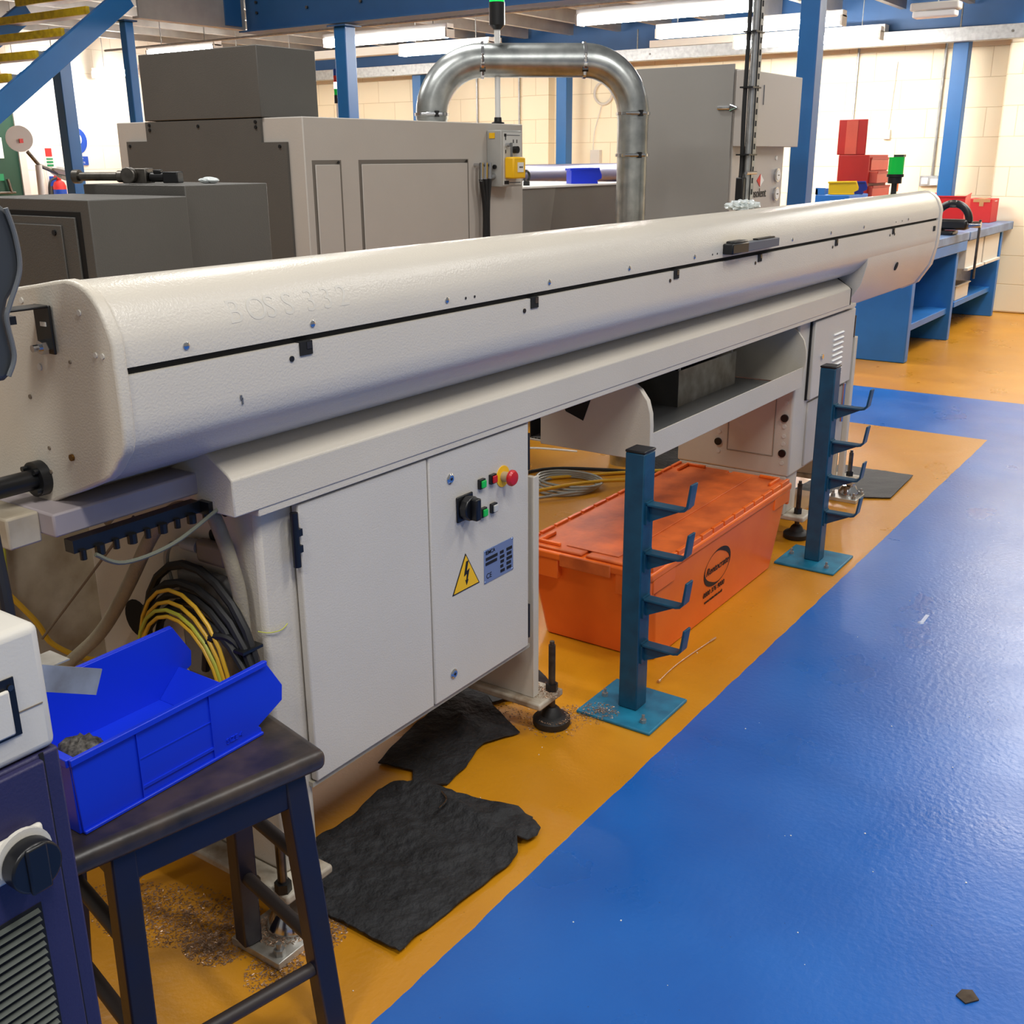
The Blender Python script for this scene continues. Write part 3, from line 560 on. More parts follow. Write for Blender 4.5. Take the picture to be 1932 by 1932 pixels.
for x in (1.137, 1.429, 1.836, 2.244, 2.651, 3.064, 3.885, 4.306, 4.723, 5.4):
    s = out('cover_screw', MB().lathe([(.0065, 0), (.0065, .002), (.003, .004)], (x, 1.4465, 1.307), 14, 'y').xf(Matrix.Translation((0, 2*1.4465, 0)) @ Matrix.Scale(-1, 4, (0, 1, 0))), CHROME, t)
for x in (1.903, 1.936, 3.194, 3.23, 5.2, 5.3): out('rivet_hole', MB().cyl((x, 1.447, 1.304), (x, 1.4455, 1.304), .003, 8), INK, t)
for x in (1.369, 2.132, 2.901, 3.545, 4.335, 5.118, 5.191): out('lower_screw', MB().cyl((x, 1.446, 1.25), (x, 1.443, 1.25), .0055, 10), BLACK, t)
out('access_hole', MB().cyl((5.32, 1.48, 1.099), (5.32, 1.4555, 1.093), .020, 18), DARKV, t)
out('lock_slot', MB().box(5.88, 5.915, 1.442, 1.446, 1.225, 1.25), DARKV, t)
out('paint_chip', MB().box(1.243, 1.246, 1.4435, 1.445, 1.188, 1.200).box(1.240, 1.244, 1.4435, 1.445, 1.197, 1.205), ARROWM, t)
hd = out('lid_handle', MB().box(3.27, 3.40, 1.41, 1.447, 1.298, 1.332).box(3.30, 3.40, 1.415, 1.45, 1.33, 1.338), BLACK, t, .004)
out('handle_bracket', MB().box(3.40, 3.68, 1.416, 1.447, 1.300, 1.328), ARROWM, t, .002); out('handle_top_tab', MB().box(3.52, 3.67, 1.43, 1.452, 1.328, 1.333), BLACK, t)
def wrapped(name, s_, size, x0, m, parent):
    PF = [Vector(p_) for p_ in FRONT[1:]]
    def at(d):
        for p_, q in zip(PF, PF[1:]):
            L_ = (q-p_).length
            if d <= L_ or q is PF[-1]: u_ = (q-p_)/L_; return p_+u_*d, Vector((-u_[1], u_[0]))
            d -= L_
    for c in s_:
        if c == ' ': x0 += size*.4; continue
        o = text(name, c, size, (0, 0, 0), X, Y, m, None, .0002, 'LEFT')
        o.parent = parent; off = WM[parent].inverted()
        for v in o.data.vertices:
            p_, n_ = at(max(0, v.co.y+size*.45)); w_ = .0006 if v.co.z > 0 else -.0004
            q = Vector((x0+v.co.x, p_[0]+(-abs(n_[0])*w_), p_[1]+abs(n_[1])*w_)); v.co = off @ q
        x0 += size*.72
wrapped('faded_letter', 'BOSS', .06, 1.235, FADED, t); wrapped('faded_letter', '332', .06, 1.42, FADED, t)
# side skirt
SK = [(1.50, .963), (1.50, 1.035), (1.512, 1.046), (1.575, 1.083), (1.92, 1.083), (1.92, .963)]
out('side_skirt', MB().prism(SK, 'x', 1.25, 4.80), BEIGE, t, .003)
out('skirt_joint', MB().prism([(1.4985, .965), (1.4985, 1.035), (1.57, 1.0835), (1.6, 1.0835), (1.6, .965)], 'x', 4.80, 4.806), DARKV, t)
out('skirt_flange', MB().box(1.31, 4.9, 1.502, 1.54, .948, .965), BEIGE, t, .002)
out('base_beam', MB().box(.95, 4.8, 1.60, 1.90, .993, 1.035), mat('beam_grey_purple', (168, 158, 160), .5, var=.15), t, .004)
out('beam_end_block', MB().box(.89, .95, 1.64, 1.92, .98, 1.035), DIRTY, t, .004)
rk = out('cable_rack', MB().box(.97, 1.24, 1.585, 1.61, .962, .985).box(1.24, 1.34, 1.56, 1.59, .96, .985), BLACK, t)
for k in range(9): out('rack_bolt', MB().cyl((.985+k*.033, 1.583, .966), (.985+k*.033, 1.583, .948), .009 if k % 2 else .006, 10), BLACK, rk)
# spindle tube and bracket on end plate
out('spindle_tube', MB().cyl((.2, 1.69, 1.075), (.985, 1.69, 1.075), .018, 24), BLACK, t)
fl = out('tube_flange', MB().cyl((.978, 1.69, 1.075), (.996, 1.69, 1.075), .031, 28), BLACK, t)
for a in range(4): aa = math.pi/4+a*math.pi/2; out('flange_bolt', MB().cyl((.97, 1.69+.0245*math.cos(aa), 1.075+.0245*math.sin(aa)), (.978, 1.69+.0245*math.cos(aa), 1.075+.0245*math.sin(aa)), .005, 8), BLACK, fl)
br = out('angle_bracket', MB().box(.87, .992, 1.59, 1.63, 1.375, 1.379).box(.988, .993, 1.588, 1.632, 1.30, 1.379), BLACK, t, .0015)
out('bracket_nut', MB().cyl((.988, 1.607, 1.312), (.975, 1.607, 1.312), .012, 6).cyl((.975, 1.607, 1.312), (.962, 1.607, 1.312), .006, 10), CHROME, br); out('bracket_slot', MB().box(.9865, .988, 1.60, 1.615, 1.345, 1.352), CREAM, br)
# cabinet one
cb = out('control_cabinet', MB().box(1.42, 2.28, 1.53, 2.0, .302, .955), BEIGE, t, .008)
out('cabinet_bottom_lip', MB().box(1.41, 2.262, 1.517, 1.6, .292, .303), mat('dirty_lip', (186, 178, 160), .5, var=.3, vscale=20), cb)
dl = out('cabinet_door', MB().box(1.416, 1.8245, 1.508, 1.528, .306, .943), DOORM, t, .004, 3)
dr = out('cabinet_door', MB().box(1.8295, 2.243, 1.508, 1.528, .306, .943), DOORM, t, .004, 3)
for (x, z0, z1) in ((1.4035, .815, .93),): out('door_hinge', MB().cyl((x, 1.507, z0), (x, 1.507, z1), .0085, 12).box(x-.004, x+.012, 1.499, 1.515, z0+.03, z0+.045).box(x-.004, x+.013, 1.499, 1.515, z1-.05, z1-.035), BLACK, dl)
for (z0, z1) in ((.815, .915), (.33, .43)): out('door_hinge', MB().box(2.244, 2.25, 1.508, 1.528, z0, z1), BLACK, dr)
for (x, z) in ((1.909, .875), (1.904, .363)):
    k = out('door_lock', MB().lathe([(.013, 0), (.013, .002), (.009, .005), (.008, .005)], (x, 1.508, z), 20, 'y').xf(Matrix.Translation((0, 2*1.508, 0)) @ Matrix.Scale(-1, 4, (0, 1, 0))), CHROME, dr)
    out('key_slot', MB().cyl((x, 1.5035, z), (x, 1.5025, z), .004, 10), BLACK, dr)
rs = out('rotary_switch', MB().box(1.928, 1.992, 1.502, 1.508, .757, .823), BLACK, dr, .003)
out('switch_dial', MB().cyl((1.962, 1.502, .79), (1.962, 1.48, .79), .031, 10), BLACK, dr, .003); out('switch_grip', MB().box(1.952, 1.972, 1.462, 1.482, .762, .818), BLACK, dr, .004)
def button(x, z, m, n):
    out(n, MB().box(x-.0115, x+.0115, 1.499, 1.508, z-.0125, z+.0125), BLACK, dr, .001); out(n+'_cap', MB().box(x-.008, x+.009, 1.494, 1.499, z-.009, z+.009), m, dr, .0015)
button(2.029, .833, GREENB, 'green_push_button'); button(2.076, .834, REDB, 'red_push_button'); button(2.034, .757, GREENB, 'green_push_button'); button(2.078, .757, mat('white_button', (190, 190, 186), .4), 'white_push_button')
out('stop_collar', MB().cyl((2.125, 1.508, .828), (2.125, 1.506, .828), .028, 28), YEL, dr); out('stop_stem', MB().cyl((2.125, 1.506, .828), (2.125, 1.482, .828), .013, 20), mat('tan_plastic', (176, 156, 120), .4), dr)
out('emergency_stop', MB().lathe([(.013, 0), (.021, .006), (.021, .012), (.017, .017), (.008, .019)], (2.125, 1.48, .828), 24, 'y').xf(Matrix.Translation((0, 2*1.484, 0)) @ Matrix.Scale(-1, 4, (0, 1, 0))), REDB, dr)
out('warning_border', MB().prism([(1.906, .573), (2.018, .573), (1.962, .669)], 'y', 1.5068, 1.508), INK, dr)
out('warning_sign', MB().prism([(1.9115, .5765), (2.0125, .5765), (1.962, .663)], 'y', 1.5058, 1.5068), YEL, dr)
out('lightning_symbol', MB().prism([(1.962, .648), (1.971, .648), (1.963, .622), (1.975, .626), (1.966, .598), (1.970, .599), (1.962, .585), (1.957, .600), (1.961, .599), (1.964, .615), (1.952, .611)], 'y', 1.505, 1.5058), INK, dr)
rp = out('rating_plate', MB().box(2.038, 2.168, 1.5062, 1.508, .56, .652), PLATE, dr, .001)
text('plate_lettering', 'IEMCA', .014, (2.065, 1.506, .642), X, Z, INK, dr, .0008, bold=.0003)
random.seed(3)
bars = MB()
for r in range(5):
    z = .626-r*.013
    for (x0, x1) in ((2.044, 2.10), (2.106, 2.128), (2.134, 2.162)):
        if r > 1 and x0 < 2.05: continue
        bars.box(x0+random.random()*.004, x1-random.random()*.008, 1.5052, 1.5062, z-.0042, z+.0036)
out('plate_print', bars, INK, dr); text('plate_lettering', 'CE', .02, (2.058, 1.506, .578), X, Z, INK, dr, .0008)
for (x, z) in ((2.042, .648), (2.164, .648), (2.042, .564), (2.164, .564)): out('plate_rivet', MB().cyl((x, 1.5062, z), (x, 1.505, z), .0022, 8), CHROME, dr)
# legs
lf = out('left_leg_frame', MB().box(1.325, 1.425, 1.529, 2.1, .112, .958), BEIGE, t, .012, 3)
for (y, z, r) in ((1.66, .875, .014), (1.62, .935, .012), (1.95, .62, .045), (1.92, .50, .04), (1.88, .57, .012)): out('frame_hole', MB().cyl((1.3255, y, z), (1.324, y, z), r, 20), DARKV, lf)
out('warning_sticker', MB().prism([(1.78, .30), (1.86, .30), (1.82, .23)], 'x', 1.322, 1.3235), YEL, lf); out('warning_mark', MB().box(1.3205, 1.322, 1.815, 1.825, .255, .29), INK, lf)
out('blue_sticker', MB().cyl((1.3245, 1.70, .235), (1.322, 1.70, .235), .035, 24), BLUEI, lf); out('sticker_mark', MB().box(1.3205, 1.322, 1.69, 1.71, .215, .25), WHITE, lf)
rf = out('right_leg_frame', MB().box(2.296, 2.324, 1.527, 1.532, .112, .78).box(2.296, 2.302, 1.53, 2.05, .112, .78).box(2.319, 2.324, 1.53, 1.56, .112, .775), BEIGE, t, .004)
FBM = mat('worn_foot_bar', (206, 200, 184), .5, rgb2=(132, 112, 90), vscale=11)
out('foot_bar', MB().box(1.272, 1.41, 1.472, 2.1, .09, .112), FBM, t, .006); out('foot_bar', MB().box(2.271, 2.397, 1.488, 2.1, .09, .112), FBM, t, .006)
def footpad(x, y, kind, ztop=.27):
    if kind == 'steel':
        f = out('foot_plate', MB().box(x-.09, x+.045, y-.07, y+.075, 0, .018), SHEET, t, .002)
        out('foot_dome', MB().lathe([(.05, .018), (.05, .03), (.032, .06), (.012, .064)], (x+.01, y, 0), 28), CHROME, f)
        for dx, dy in ((-.068, -.05), (-.068, .05), (.03, -.055)): out('anchor_nut', MB().cyl((x+dx, y+dy, .018), (x+dx, y+dy, .032), .012, 6).cyl((x+dx, y+dy, .032), (x+dx, y+dy, .046), .006, 10), ZINC2, f)
    else:
        f = out('rubber_foot', MB().lathe([(.052, 0), (.056, .006), (.056, .022), (.05, .028), (.032, .034), (.024, .052), (.016, .06)], (x, y, 0), 32), RUB, t)
    out('levelling_rod', MB().cyl((x, y, .055), (x, y, ztop-.012), .0105, 14).cyl((x, y, ztop-.012), (x, y, ztop), .007, 12), RUST if kind != 'steel' else STEEL, f)
    out('lock_nut', MB().cyl((x, y, .112), (x, y, .135), .0185, 6), BLACK, f)
footpad(2.368, 1.51, 'rubber'); footpad(1.285, 1.497, 'steel', .245); footpad(4.345, 1.50, 'rubber', .26); footpad(5.045, 1.50, 'steel', .24)
out('clamp_rod', MB().cyl((1.262, 1.56, .112), (1.262, 1.56, .26), .006, 8).cyl((1.262, 1.56, .112), (1.262, 1.56, .13), .013, 6), RUST, t)
# tray
tl = out('tray', MB().box(2.92, 4.262, 1.50, 1.504, .687, .77).box(2.92, 4.262, 1.504, 1.96, .687, .693), BEIGE, t, .001)
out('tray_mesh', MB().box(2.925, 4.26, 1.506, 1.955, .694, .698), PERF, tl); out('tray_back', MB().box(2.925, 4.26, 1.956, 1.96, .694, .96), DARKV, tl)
AR = [(1.49, .687), (1.49, .80), (1.493, .84), (1.505, .88), (1.53, .912), (1.566, .935), (1.65, .958), (1.90, .958), (1.90, .687)]
AR2 = [(1.502, .70)]+AR[1:7]+[(1.95, .958), (1.95, .70)]
el = out('tray_end_plate', MB().prism(AR, 'x', 2.898, 2.92), BEIGE, t, .002); out('end_plate_opening', MB().prism([(1.83, .86), (1.80, .811), (1.734, .788), (1.70, .88), (1.72, .955), (1.86, .955)], 'x', 2.896, 2.899), DARKV, el)
out('tray_end_plate', MB().prism(AR2, 'x', 4.262, 4.272), BEIGE, t, .001)
bx = out('parts_box', MB().box(3.60, 4.13, 1.74, 1.743, .698, .835), SHEET, t); out('box_side', MB().box(3.597, 3.60, 1.74, 1.94, .698, .835), DGREY, bx); out('box_side', MB().box(4.13, 4.133, 1.74, 1.94, .698, .80), DGREY, bx)
for x in (3.62, 4.1): out('box_hook', MB().box(x-.006, x+.006, 1.746, 1.752, .82, .96), CREAM, t)
out('rag', MB().prism([(3.43, 1.60), (3.50, 1.58), (3.52, 1.535), (3.60, 1.53), (3.64, 1.57), (3.57, 1.59), (3.53, 1.62)], 'z', .7, .708), RUB, t, .003)
# cabinet two
c2 = out('ventilated_cabinet', MB().box(4.28, 5.0, 1.534, 2.06, .285, .957), BEIGE, t, .01, 3)
out('leg_plate', MB().box(4.283, 4.42, 1.545, 2.05, .112, .285), BEIGE, t, .004); out('leg_plate', MB().box(4.96, 4.985, 1.545, 2.05, .112, .285), BEIGE, t, .004)
out('foot_bar', MB().box(4.29, 4.42, 1.455, 2.06, .09, .112), FBM, t, .006); out('foot_bar', MB().box(4.95, 5.08, 1.455, 2.06, .09, .112), FBM, t, .006)
vd = out('vent_door', MB().box(4.42, 4.945, 1.514, 1.532, .60, .935), DOORM, t, .004)
for k in range(9): out('louvre', MB().prism([(1.514, .852-k*.023), (1.506, .848-k*.023), (1.512, .842-k*.023), (1.514, .842-k*.023)], 'x', 4.66, 4.79), WHITE, vd)
out('door_lock', MB().cyl((4.52, 1.514, .775), (4.52, 1.506, .775), .011, 16), CHROME, vd); out('door_gap', MB().box(4.405, 4.415, 1.526, 1.535, .60, .94), DARKV, c2)
out('door_hinge', MB().box(4.947, 4.955, 1.512, 1.53, .80, .90), BLACK, vd)
out('lower_frame', MB().box(4.96, 4.995, 1.508, 1.534, .115, .80), BEIGE, c2, .003); out('lower_panel', MB().box(4.44, 4.94, 1.526, 1.536, .30, .585), LATHE, c2, .003)
out('adjuster_rod', MB().cyl((4.86, 1.51, .42), (4.86, 1.51, .60), .008, 10), CHROME, c2)
for (y, z) in ((1.739, .749), (1.567, .543), (1.567, .389), (1.863, .40)): out('black_cap', MB().cyl((4.28, y, z), (4.272, y, z), .0165, 16), BLACK, c2)
for (y, z) in ((1.565, .609), (1.567, .506), (1.566, .464), (1.566, .43), (1.861, .445), (1.861, .357), (1.566, .345)): out('blank_cap', MB().cyl((4.28, y, z), (4.277, y, z), .009, 12), CREAM, c2)
s = MB(); P = [(1.61, .37), (1.61, .66), (1.82, .66), (1.82, .37)]
for a, b_ in zip(P, P[1:]+P[:1]): s.cyl((4.2795, a[0], a[1]), (4.2795, b_[0], b_[1]), .0025, 6)
out('panel_seam', s, mat('seam_shadow', (150, 138, 120), .6), c2)
s = MB()
for k in range(14): s.box(4.2785, 4.280, 1.545+random.random()*.012, 1.557+random.random()*.012, .77+k*.010, .776+k*.010+random.random()*.004)
out('grease_stain', s, INK, c2)
# ================================================================== CABLES AT THE LEFT
tag(out('conduit_hose', MB().tube([(1.14, 2.16, .40), (1.2, 2.06, .52), (1.235, 1.963, .614), (1.24, 1.855, .74), (1.245, 1.752, .88), (1.25, 1.69, .94), (1.26, 1.63, .962), (1.275, 1.60, .95), (1.285, 1.585, .90), (1.29, 1.57, .84), (1.295, 1.56, .76), (1.295, 1.565, .60), (1.29, 1.60, .42), (1.27, 1.66, .33), (1.22, 1.75, .20), (1.15, 1.9, .018)], .0145, 14), HOSE), 'thick beige flexible conduit arching under the left end of the bar feeder', 'hose')
bl = thing('cable_bundle', 'coiled bundle of thick black cables hanging beside the control cabinet behind the blue bin', 'cable', (1.27, 1.68, .6))
def loop(x, cy, cz, ry, rz, r, a0=0, a1=2*math.pi, tilt=.0, n=22, dx=.0):
    return [(x+dx*math.sin(3*a)+tilt*math.cos(a), cy+ry*math.cos(a), cz+rz*math.sin(a)) for a in [a0+(a1-a0)*i/n for i in range(n+1)]]
for (x, cy, cz, ry, rz, r) in ((1.285, 1.69, .60, .19, .215, .0095), (1.27, 1.685, .575, .195, .205, .009), (1.262, 1.68, .57, .175, .19, .0085), (1.29, 1.69, .56, .17, .17, .008), (1.255, 1.67, .55, .19, .18, .008)):
    out('black_cable', MB().tube(loop(x, cy, cz, ry, rz, r, tilt=.012), r, 8, False), CABLE, bl)
out('black_cable', MB().tube([(1.24, 1.62, .62), (1.24, 1.60, .69), (1.25, 1.56, .705), (1.26, 1.53, .68), (1.27, 1.51, .62), (1.27, 1.50, .5)], .0085, 8), CABLE, bl)
for a in (.15, .55): q = (1.262, 1.68-.19*math.cos(a), .58+.2*math.sin(a)); out('cable_tie', MB().box(q[0]-.02, q[0]+.032, q[1]-.014, q[1]+.014, q[2]-.003, q[2]+.003), BLACK, bl)
yl = thing('cable_bundle', 'coiled yellow cables hanging inside the black cable bundle', 'cable', (1.26, 1.68, .6))
for (x, cy, cz, ry, rz) in ((1.247, 1.70, .575, .155, .195), (1.243, 1.70, .56, .15, .185), (1.239, 1.705, .555, .152, .172), (1.236, 1.70, .55, .142, .165)):
    out('yellow_cable', MB().tube(loop(x, cy, cz, ry, rz, .005, tilt=.01), .0042, 8, False), YCAB if cy < 1.705 else YGCAB, yl)
mt = thing('gear_motor', 'dark grey motor in the shadows behind the coiled cables', 'motor', (1.25, 1.72, .6))
out('motor_housing', MB().box(1.296, 1.323, 1.60, 1.76, .55, .80), MGREY, mt, .012); out('terminal_box', MB().box(1.297, 1.323, 1.60, 1.69, .82, .87), GREYP, mt, .01)
out('cable_gland', MB().cyl((1.308, 1.69, .85), (1.304, 1.73, .852), .014, 12), GCAB, mt); out('motor_lead', MB().tube([(1.304, 1.725, .852), (1.30, 1.77, .84), (1.30, 1.79, .80), (1.302, 1.78, .74)], .006, 8), GCAB, mt)
tag(out('thin_wire', MB().tube([(1.2, 1.739, .936), (1.205, 1.9, .79), (1.2, 2.137, .569)], .003, 6), GREYP), 'thin straight grey wire slanting down left of the thick conduit', 'cable')
tag(out('grey_cable', MB().tube([(1.0, 1.57, .955), (1.05, 1.565, .925), (1.15, 1.56, .93), (1.25, 1.55, .97), (1.33, 1.545, 1.0)], .004, 8), mat('dull_grey_green_cable', (104, 106, 92), .5)), 'grey green cable sagging under the bar feeder base beam', 'cable')
tag(out('yellow_wire', MB().tube([(1.212, 2.235, .95), (1.2, 2.235, .8), (1.19, 2.235, .62), (1.19, 2.22, .4)], .005, 8), YGCAB), 'yellow green wire hanging straight down at the left edge', 'cable')
tag(out('yellow_wire', MB().tube([(1.15, 2.225, .72), (1.224, 2.2, .59), (1.259, 2.2, .515), (1.335, 2.18, .45), (1.42, 2.15, .43)], .0065, 8), YCAB), 'thicker yellow wire curving behind the blue bin', 'cable')
for k in range(2): tag(out('grey_hose', MB().tube([(1.18+k*.04, 1.75, .962), (1.25+k*.03, 1.88, .90), (1.30, 1.98+k*.03, .85)], .008, 8), GREYP), 'pair of brown grey hoses behind the thin wire under the feeder', 'hose', 'brown grey hoses under the feeder')
tag(out('loose_wire', MB().tube([(1.31, 1.535, .70), (1.33, 1.525, .692), (1.36, 1.522, .688), (1.38, 1.524, .694)], .0012, 6), YGCAB), 'tiny loose wire end sticking out on the cabinet corner', 'wire')
# floor cables and items behind the crate
cc = thing('cable_coil', 'coil of grey cable lying on the yellow floor behind the orange crate', 'cable', (4.4, 2.75, 0))
for k in range(4): out('grey_cable', MB().tube([(4.42+k*.01+(.17-.012*k)*math.cos(a), 2.74+(.15+.01*k)*math.sin(a), .008+.010*k) for a in [i*2*math.pi/24 for i in range(25)]], .007, 8, False), GCAB, cc)
out('grey_cable', MB().tube([(4.3, 2.6, .03), (4.1, 2.75, .02), (3.95, 2.9, .012), (3.7, 3.1, .012)], .007, 8), GCAB, cc); out('grey_cable', MB().tube([(4.35, 2.9, .03), (4.2, 2.95, .03), (4.0, 3.02, .012)], .007, 8), GCAB, cc)
tag(out('yellow_cable', MB().tube([(3.9, 3.12, .01), (4.3, 3.02, .01), (4.9, 2.5, .01), (5.1, 2.2, .01)], .009, 8), YCAB), 'yellow cable running along the yellow floor behind the coil', 'cable')
tag(out('yellow_cable', MB().tube([(3.9, 2.95, .01), (4.4, 2.62, .05), (4.8, 2.35, .01), (5.0, 2.15, .01)], .009, 8), YCAB), 'second yellow cable crossing the grey coil on the floor', 'cable')
tag(out('black_cable', MB().tube([(4.2, 3.1, .01), (4.6, 3.0, .01), (4.78, 2.72, .01), (4.88, 2.4, .01)], .009, 8), CABLE), 'black cable on the floor running under the tray', 'cable')
tag(out('white_cable', MB().tube([(4.75, 3.3, .05), (4.8, 3.15, .06), (4.95, 3.0, .03)], .006, 8), WHITE), 'short white cable end on the floor beside the cabinet', 'cable')
tag(out('air_pipe', MB().tube([(5.2, 2.2, .012), (5.28, 2.2, .2), (5.35, 2.22, .5)], .018, 8), YCAB), 'yellow pipe rising behind the far end of the crate', 'pipe'); tag(out('air_pipe', MB().tube([(5.05, 2.23, .012), (5.12, 2.23, .2), (5.2, 2.25, .5)], .016, 8), GREYP), 'grey pipe beside the yellow pipe behind the crate', 'pipe')
# ================================================================== BAR RACKS
def rack(label):
    r = thing('bar_rack', label, 'rack', (0, 0, 0), None)
    out('base_plate', MB().box(-.125, .125, -.125, .125, 0, .011), PLATEB, r, .004)
    out('post', MB().box(-.033, .033, -.031, .031, .011, .812), RACKB, r, .004); out('end_cap', MB().box(-.034, .034, -.032, .032, .812, .820), BLACK, r, .003)
    for z in (.665, .519, .374, .227):
        P = [(-.03, z-.062), (-.03, z), (-.135, z), (-.150, z+.005), (-.160, z+.016), (-.168, z+.075), (-.175, z+.075), (-.168, z+.012), (-.157, z-.004), (-.14, z-.011)]
        sh = MB().prism([(-.031, z-.006), (-.031, z), (-.137, z), (-.148, z+.004), (-.156, z+.014), (-.165, z+.078), (-.172, z+.078), (-.163, z+.010), (-.152, z-.003), (-.138, z-.007)], 'x', -.02, .02)
        a = out('arm', sh, RACKB, r, .0015); out('gusset', MB().prism([(-.031, z-.06), (-.031, z-.006), (-.14, z-.006)], 'x', -.004, .004).box(-.02, .02, -.037, -.031, z-.062, z+.004), RACKB, a)
    for dx, dy in ((-.08, -.08), (.0, .096)): out('anchor_bolt', MB().cyl((dx, dy, .011), (dx, dy, .022), .010, 6).cyl((dx, dy, .022), (dx, dy, .036), .005, 10), ZINC2, r)
    return r
r1 = rack('near teal blue bar rack post with four hooks, in front of the orange crate'); r1.location = (2.59, 1.36, 0)
r2 = dup(r1, (4.11, 1.335, 0), 'farther teal blue bar rack post with four hooks, beside the ventilated cabinet')
for c in r1.children:
    if c.name.startswith('base_plate'):
        pass
s = out('plate_swarf', MB(), SWARF, None) if False else None
# ================================================================== CRATE
def crate():
    t = thing('orange_crate', 'long orange plastic crate with closed hinged lid and printed oval mark, under the tray', 'crate', (3.43, 1.66, 0))
    x0, x1, y0, y1 = 2.90, 3.94, 1.455, 1.885; X0, X1, Y0, Y1 = 2.83, 4.02, 1.43, 1.92; zt = .345
    s = MB(); bm = s.bm
    def rr(a, b, c, d, z, r=.02): return [bm.verts.new((px, py, z)) for px, py in ((a+r, c), (b-r, c), (b, c+r), (b, d-r), (b-r, d), (a+r, d), (a, d-r), (a, c+r))]
    R = [rr(x0, x1, y0, y1, 0.003), rr(X0+.01, X1-.01, Y0, Y1, zt-.03)]
    for i in range(8): bm.faces.new((R[0][i], R[0][(i+1) % 8], R[1][(i+1) % 8], R[1][i]))
    bm.faces.new(R[0][::-1]); bm.faces.new(R[1]); out('crate_body', s, ORANGE, t, .004)
    out('rim', MB().box(X0-.012, X1+.012, Y0-.006, Y1+.012, zt-.03, zt), ORANGE, t, .008)
    for (a, b_) in ((X0+.005, X0+.16), (X1-.16, X1)):
        out('corner_skirt', MB().box(a, b_, Y0-.004, Y0+.006, zt-.075, zt-.025), ORANGE, t, .003); out('corner_skirt', MB().box(a, b_, Y1-.004, Y1+.008, zt-.07, zt-.025), ORANGE, t, .003)
    for (c, d) in ((Y0+.0, Y0+.13), (Y1-.14, Y1)):
        out('corner_skirt', MB().box(X0-.008, X0+.02, c, d, zt-.095, zt-.025), ORANGE, t, .003); out('corner_skirt', MB().box(X1-.01, X1+.008, c, d, zt-.09, zt-.025), ORANGE, t, .003)
    ym = (Y0+Y1)/2
    for (c, d) in ((Y0, ym+.004), (ym+.006, Y1)):
        l = MB().box(X0, X1, c+.012, d-.002, zt, zt+.010)
        ld = out('lid_flap', l, ORANGED, t, .004)
        e = MB(); yy = c if c == Y0 else d-.012
        for k in range(13):
            xa = X0+k*(X1-X0)/13; e.box(xa+.006, xa+(X1-X0)/13-.006, yy, yy+.014, zt-.008 if k % 3 else zt, zt+.018)
        out('hinge_knuckle', e, ORANGE, ld, .002)
        ya = c+.04 if c == Y0 else d-.05; yb = c+.12 if c == Y0 else d-.13
        for xa, sgn in ((X0+.02, 1), (X1-.02, -1)):
            g = MB(); g.box(min(xa, xa+sgn*.012), max(xa, xa+sgn*.012), min(ya, yb), max(ya, yb), zt+.01, zt+.022); g.box(min(xa, xa+sgn*.10), max(xa, xa+sgn*.10), ya-.005, ya+.006, zt+.01, zt+.0225)
            out('stacking_rib', g, ORANGE, ld, .003)
    # raised centre panel, worn
    out('lid_centre_panel', MB().box(X0+.04, X1-.05, ym-.10, ym+.10, zt+.0105, zt+.0135), ORANGED, t, .002)
    # handle recess at near end
    out('handle_hood', MB().box(X0-.016, X0-.008, Y0+.145, Y1-.15, zt-.045, zt-.0), ORANGED, t, .004)
    # print on the long side: side plane slopes
    def side(x, z): f = z/(zt-.03); return Vector((x, y0+(Y0-y0)*f-.0015, z))
    nrm = Vector((0, (Y0-y0)/(zt-.03), 1)).normalized()
    cx, cz = 3.36, .197
    s = MB(); ring_ = []
    N_ = 48
    pts = []
    for i in range(N_+1):
        a = 2*math.pi*i/N_; pts.append((a, .112*math.cos(a), .072*math.sin(a)))
    for i in range(N_):
        a, px, pz = pts[i]; a2, qx, qz = pts[i+1]
        wgt = .001+.020*max(0, abs(math.cos(a-.75)))**3
        def P(px, pz, k): L_ = math.hypot(px, pz); return side(cx+px*(1-k/L_), cz+pz*(1-k/L_))
        vs = [s.bm.verts.new(v) for v in (P(px, pz, 0), P(qx, qz, 0), P(qx, qz, wgt), P(px, pz, wgt))]
        vb = [s.bm.verts.new(v.co+Vector((0, .001, 0))) for v in vs]
        s.bm.faces.new(vs); s.bm.faces.new(vb[::-1])
        for k in range(4): s.bm.faces.new((vs[k], vs[(k+1) % 4], vb[(k+1) % 4], vb[k]))
    out('oval_print', s, INK, t)
    ydir = Vector((0, (Y0-y0)/(zt-.03), 1))
    text('printed_name', 'Rentocrate', .042, side(cx, cz), X, ydir, INK, t, .0012, shear=.25)
    text('printed_number', '0800 376 9000', .03, side(cx-.005, .108), X, ydir, INK, t, .0012)
    text('printed_web_address', 'www.rentacrate.co.uk', .017, side(cx, .076), X, ydir, INK, t, .0012, bold=.0002)
crate()
